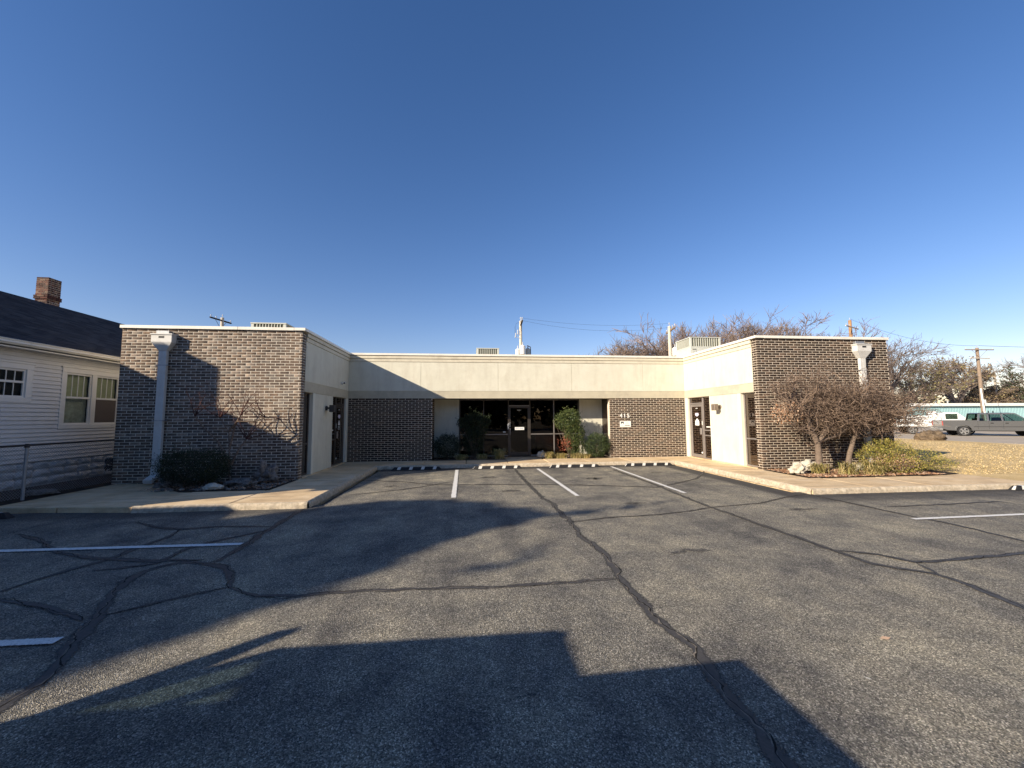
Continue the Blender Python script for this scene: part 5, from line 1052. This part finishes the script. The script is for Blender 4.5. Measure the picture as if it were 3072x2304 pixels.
def pickup(t,L,paint,W=2.0,roof=1.98,belt=1.32,hood=1.30,bed=1.38,glass='cglass',rim=True,wb=(1.35,5.45),r=.40,cab=(2.55,3.75,4.85,5.55),inset=.16,blunt=False):
    """local coords: rear at x=0, front at x=L; near side is y=-W/2"""
    h=W/2; zb=.52
    def arch(cx,n=9,R=.50): return [(cx+R*math.cos(math.pi-math.pi*i/n),zb-.05+ (R*.98)*math.sin(math.pi*i/n)) for i in range(n+1)]
    # body side profile with wheel arches (polygon, extruded)
    pts=[(0.02,.62),(0.0,bed-.05),(.04,bed),(cab[0]-.03,bed),(cab[0]-.03,belt),(L-1.25,belt-.0),*([(L-.12,hood),(L-.03,hood-.1)] if blunt else [(L-.35,hood-.10),(L-.08,hood-.26)]),(L-.0,.75),(L-.02,.5),(wb[1]+.5,zb-.05)]
    pts+=arch(wb[1])[::-1][1:]+[(wb[0]+.5,zb-.05)]+arch(wb[0])[::-1][1:]+[(.3,.5)]
    body=None
    b=MB(); n=len(pts)
    # near and far side skins with thickness, and closed deck between
    b.prism([(x,z) for x,z in pts],-h,-h+.12,'y'); b.prism([(x,z) for x,z in pts],h-.12,h,'y'); body=b.build('body',paint,t,bevel=.012)
    b=MB(); b.prism([(cab[0]-.02,.55),(cab[0]-.02,belt),(L-1.25,belt),*([(L-.12,hood),(L-.04,hood-.1)] if blunt else [(L-.35,hood-.08),(L-.08,hood-.24)]),(L-.02,.72),(L-.04,.55)],-h+.12,h-.12,'y'); b.build('hood',paint,t)
    box('bed_floor',M['black'],t,.1,cab[0]-.02,-h+.12,h-.12,.72,.78); box('tailgate',paint,t,0,.08,-h+.1,h-.1,.70,bed-.02,.01); box('bed_front',paint,t,cab[0]-.1,cab[0]-.03,-h+.1,h-.1,.75,bed-.02)
    # greenhouse: roof, pillars, glass
    wt=h-inset; x0,x1,x2,x3=cab[0],cab[1],cab[2],cab[3]
    def P(x,z,s): 
        k=(z-belt)/(roof-belt); return (x,s*((h-.03)*(1-k)+wt*k),z)
    rx0,rx3=x0+.12,x2+.05
    b=MB()
    for s in (-1,1):
        def quad(a,b2,c,d_): 
            v=[P(*a,s),P(*b2,s),P(*c,s),P(*d_,s)]; v2=[(p[0],p[1]-s*.05,p[2]) for p in v]; b.add(v+v2,[(0,1,2,3),(7,6,5,4),(0,4,5,1),(1,5,6,2),(2,6,7,3),(3,7,4,0)])
        zr=roof-.05
        quad((x0,belt),(x0+.12,belt),(rx0+.12,zr),(rx0,zr)); quad((x0+.62,belt),(x0+.74,belt),(x0+.76,zr),(x0+.64,zr)) ; quad((x1,belt),(x1+.12,belt),(x1+.10,zr),(x1,zr)); quad((x3-.09,belt),(x3,belt),(rx3+.0,zr),(rx3-.10,zr))
        quad((rx0,zr-.08),(rx3,zr-.08),(rx3-.1,zr+.02),(rx0,zr+.02))
    b.build('pillars',paint,t)
    b=MB(); V=[(rx0-.03,-wt,roof-.06),(rx3,-wt,roof-.06),(rx3,wt,roof-.06),(rx0-.03,wt,roof-.06),(rx0+.1,-wt+.14,roof),(rx3-.35,-wt+.14,roof),(rx3-.35,wt-.14,roof),(rx0+.1,wt-.14,roof)]
    b.add(V,[(0,3,2,1),(4,5,6,7),(0,1,5,4),(1,2,6,5),(2,3,7,6),(3,0,4,7)]); b.build('roof',paint,t,bevel=.02)
    for s,nm in ((-1,'side_window'),(1,'side_window')):
        for a,c in ((x0+.12,x0+.62),(x0+.74,x1),(x1+.12,x3-.09)):
            ta=a if a!=x0+.12 else rx0+.12; tc=c if c!=x3-.09 else rx3-.1
            v=[P(a,belt,s),P(c,belt,s),P(tc,roof-.13,s),P(ta,roof-.13,s)]; v=[(p[0],p[1]-s*.02,p[2]) for p in v]; fast(nm,v,np.array([[0,1,2,3]]),M[glass],t)
    fast('windshield',[(x3,-h+.06,belt),(x3,h-.06,belt),(rx3,wt-.05,roof-.07),(rx3,-wt+.05,roof-.07)],np.array([[0,1,2,3]]),M[glass],t)
    fast('rear_window',[(x0,-h+.1,belt),(x0,h-.1,belt),(rx0,wt-.05,roof-.07),(rx0,-wt+.05,roof-.07)],np.array([[0,1,2,3]]),M[glass],t)
    box('seat',M['dark'],t,x1+.1,x1+.3,-h+.25,h-.25,.8,1.62,.05); box('seat',M['dark'],t,x0+.35,x0+.5,-h+.25,h-.25,.8,1.55,.05)
    for wx in wb: wheel(t,wx,-h+.28,r,r,.26,-1); wheel(t,wx,h-.28,r,r,.26,1)
    # fender flares
    for wx in wb:
        b=MB(); n=14
        for i in range(n):
            a=math.pi*i/n; a2=math.pi*(i+1)/n; R1,R2=.50,.60
            q=[(wx+R*math.cos(q_),zb-.05+R*.98*math.sin(q_)) for q_,R in ((a,R1),(a2,R1),(a2,R2),(a,R2))]
            b.prism(q,-h-.035,-h+.01,'y')
        b.build('wheel_arch',paint,t)
    # seams, handles, mirror, lamps, bumpers
    for x in (cab[0]-.005,x0+.68,x1+.06,x3-.0): box('door_seam',M['black'],t,x,x+.012,-h-.002,-h+.01,.6,belt)
    box('side_moulding',M['black'],t,wb[0]+.62,wb[1]-.62,-h-.012,-h+.0,.80,.835)
    for x in (x0+.78,x1+.18): box('door_handle',M['black'],t,x,x+.2,-h-.03,-h+.0,belt-.22,belt-.16,.01)
    box('mirror',M['black'],t,x3-.28,x3-.1,-h-.28,-h-.03,belt-.02,belt+.22,.02)
    for s in (-1,1): box('tail_lamp',M['red'],t,-.02,.12,s*h-.07*s-.06,s*h-.07*s+.09,.92,bed-.06,.01)
    box('rear_bumper',M['chrome'],t,-.16,.02,-h+.05,h-.05,.50,.70,.02); box('front_bumper',M['chrome'],t,L-.05,L+.12,-h+.02,h-.02,.42,.68,.03); box('chassis',M['black'],t,.4,L-.3,-h+.3,h-.3,.42,.6)
    return body
rt=math.atan2(-.53,.85)
t=thing('pickup_truck','dark grey crew cab pickup parked across the lawn in front of the teal building','pickup truck',(42.95,33.2,-.2),rt); ORG[t.name]=np.zeros(3)
pickup(t,7.05,M['tpaint'],wb=(1.35,5.8),cab=(2.25,3.75,4.6,5.4),r=.43,roof=2.03)
for i,x in enumerate((2.75,3.15,3.5)): b=MB(); b.tube((x,-.75+.15*i,1.95),(x,-.75+.15*i,2.2),.035,.03,6); b.build('roof_peg',M['black'],t)
# white service truck behind
t=thing('service_truck','white utility truck with red tail lights, mostly hidden behind grey pickup','truck',(42.9,37.2,-.2),rt); ORG[t.name]=np.zeros(3)
b=MB(); b.prism([(0,.75),(0,1.75),(.05,1.8),(3.3,1.8),(3.3,.75)],-1.1,1.1,'y'); b.build('service_body',M['wpaint'],t,bevel=.03)
for x in (.9,1.8,2.7): box('locker_seam',M['black'],t,x,x+.015,-1.105,-1.09,.85,1.75)
b=MB(); b.prism([(3.4,.7),(3.4,1.95),(3.6,2.1),(4.5,2.1),(5.15,1.5),(6.2,1.35),(6.35,.7)],-1.0,1.0,'y'); b.build('cab',M['wpaint'],t,bevel=.03)
box('side_window',M['cglass'],t,3.65,4.5,-1.01,-1.0,1.45,1.98); box('crane_base',M['wpaint'],t,2.7,3.25,-.4,.1,1.8,2.25,.03); b=MB(); b.tube((3.0,-.15,2.2),(3.35,-.15,2.35),.04,.04,6); b.tube((.2,-.9,1.82),(3.2,-.9,1.95),.02,.02,6); b.build('rack',M['black'],t)
for s in (-1,1): box('tail_lamp',M['red'],t,-.03,.0,s*.85-.14,s*.85+.14,1.0,1.35,.01)
for s in (-1,1): box('lamp_lens',M['sign'],t,-.034,-.028,s*.85-.05,s*.85+.05,1.12,1.2)
box('rear_bumper',M['black'],t,-.35,.02,-1.1,1.1,.45,.72,.03)
for wx in (1.2,5.2): wheel(t,wx,-.75,.42,.42,.28,-1); wheel(t,wx,.75,.42,.42,.28,1)
# ================================================================= BEHIND THE CAMERA, PARTLY ADDED FOR SHADE AND REFLECTION
# big pickup parked beside the photographer (casts the foreground shadow, shows in the glass)
t=thing('pickup_truck','dark pickup parked just left of the photographer, outside the frame','pickup truck',(-7.1,-.045,ZA),0); ORG[t.name]=np.zeros(3)
pickup(t,5.78,M['dpaint'],W=2.0,roof=2.16,belt=1.62,hood=1.66,bed=1.55,wb=(1.1,4.7),cab=(1.1,2.5,3.5,4.0),inset=.02,blunt=True)
b=MB(); b.prism([(1.35,1.50),(.9,2.22),(1.0,2.26),(1.55,1.65)],1.065,1.135,'y'); b.build('shadow_fin',M['black'],t)  # added fin, shaped to cast the pointed tip of the foreground shadow
# photographer
import bmesh
def skin(name,joints,edges,mat,parent,sub=2):
    me=bpy.data.meshes.new(name); me.from_pydata([j[:3] for j in joints],edges,[]); o=bpy.data.objects.new(name,me); C.objects.link(o); o.parent=parent
    m=o.modifiers.new('s','SKIN'); me.skin_vertices[0].data.foreach_set('radius',[q for j in joints for q in (j[3],j[3] if len(j)<5 else j[4])]); me.skin_vertices[0].data[0].use_root=True
    s=o.modifiers.new('u','SUBSURF'); s.levels=sub; s.render_levels=sub
    dg=bpy.context.evaluated_depsgraph_get(); bpy.context.view_layer.update(); m2=bpy.data.meshes.new_from_object(o.evaluated_get(dg)); bpy.data.objects.remove(o)
    m2.materials.clear(); m2.materials.append(mat); m2.polygons.foreach_set('use_smooth',[True]*len(m2.polygons)); o=bpy.data.objects.new(name,m2); C.objects.link(o); o.parent=parent; return o
t=thing('person','photographer in dark clothes holding a phone up, behind the camera','person',(0,-.42,ZA)); ORG[t.name]=np.zeros(3)
J=[(0,0,1.0,.15,.11),(0,0,1.25,.15,.11),(0,0,1.48,.17,.10),(0,0,1.56,.06),(0,.01,1.64,.06),(.19,0,1.47,.06),(.30,.12,1.27,.05),(.12,.34,1.52,.035),(.09,.39,1.6,.035),(-.19,0,1.47,.06),(-.46,.44,1.55,.05),(-.2,.42,1.7,.035),(-.14,.40,1.74,.035),(.1,0,.9,.10),(.11,.02,.5,.07),(.11,0,.08,.05),(.12,.14,.04,.045),(-.1,0,.9,.10),(-.11,.02,.5,.07),(-.11,0,.08,.05),(-.12,.14,.04,.045)]
skin('body',J,[(0,1),(1,2),(2,3),(3,4),(2,5),(5,6),(6,7),(7,8),(2,9),(9,10),(10,11),(11,12),(0,13),(13,14),(14,15),(15,16),(0,17),(17,18),(18,19),(19,20)],M['cloth'],t)
hz=np.random.default_rng(90); P=[ellipsoid_pts(900,(-50+i*4+hz.normal(),-34+hz.normal()*2,5+hz.random()*1.5),(4,3,6.5),hz,.2) for i in range(26)]  # tree row added so the entrance glass reflects something dark
V,Fc=leaves(np.concatenate(P),1.2,hz,.7); tag(fast('reflection_trees',V,Fc,M['ever'],None,'stuff'),'dark trees added behind the camera to darken the entrance glass reflection')
# unseen house added to shade the lot, and a tree shaped by its shadow
nh=thing('shading_house','plain white house added out of frame at left to shade the lot','house',(-15,-4,0))
box('wall',M['house'],nh,-18,-11.6,-12,4.5,-.15,3.1); b=MB(); b.add([(-18.5,-12.5,3.1),(-11.2,-12.5,3.1),(-11.2,4.9,3.1),(-18.5,4.9,3.1),(-14.8,-9,5.0),(-14.8,1.2,5.0)],[(0,1,4),(1,2,5,4),(2,3,5),(3,0,4,5),(0,3,2,1)]); b.build('roof',M['shingle'],nh)
tr=thing('shade_tree','leafy tree out of frame at left, crown shaped to cast the asphalt shadow','tree',(-22.5,-5.5,0)); rg=np.random.default_rng(70)
PG=np.array([(-13,-2.5),(-2.9,3.2),(-1.2,4.95),(-.36,6.25),(.86,7.0),(1.5,7.55),(.9,8.0),(.3,8.7),(-.7,9.05),(-1.7,9.1),(-3.0,8.6),(-13,2.8)])  # wanted shadow outline; crown leaves are set back from it along the sun
def inside(px,py,pg):
    r=np.zeros(len(px),bool); n=len(pg)
    for a in range(n):
        (x1,y1),(x2,y2)=pg[a],pg[(a+1)%n]; c=((y1>py)!=(y2>py))&(px<(x2-x1)*(py-y1)/(y2-y1+1e-12)+x1); r^=c
    return r
gx=rg.uniform(-13,2,40000); gy=rg.uniform(-3,9.5,40000); k=inside(gx,gy,PG); gx=gx[k]+rg.normal(size=k.sum())*.05; gy=gy[k]+rg.normal(size=k.sum())*.05; S=rg.uniform(17.5,21.5,len(gx))
P=[np.stack([gx-S,gy-.58*S,ZA+.482*S],1)]
for (a,b_,nn) in ((2.0,7.5,12),(.7,5.2,7),(3.2,8.0,9)):
    q=rg.uniform(18,21); P.append(ellipsoid_pts(nn,(a-q,b_-.58*q,ZA+.482*q),(.45,.45,.45),rg,.0))
cl=[(a-19.5,b_-.58*19.5,ZA+.482*19.5) for a,b_ in ((-3,5.5),(-1.5,7.5),(-5,4.5),(-6,6),(-9,2),(0,7.6),(-2.5,8.2),(-11,1))]
V,Fc=leaves(np.concatenate(P),.30,rg,.75); fast('crown',V,Fc,M['oak'],tr)
p0=[(-22.5,-5.5,-.2)]; p1=[(-22.6,-5.4,4.5)]; q0=[.45]; q1=[.3]
for c in cl: p0.append((-22.6,-5.4,4.5)); p1.append(c); q0.append(.12); q1.append(.03)
V,Fc=tubes(p0,p1,q0,q1,8); fast('trunk',V,Fc,M['bark'],tr)
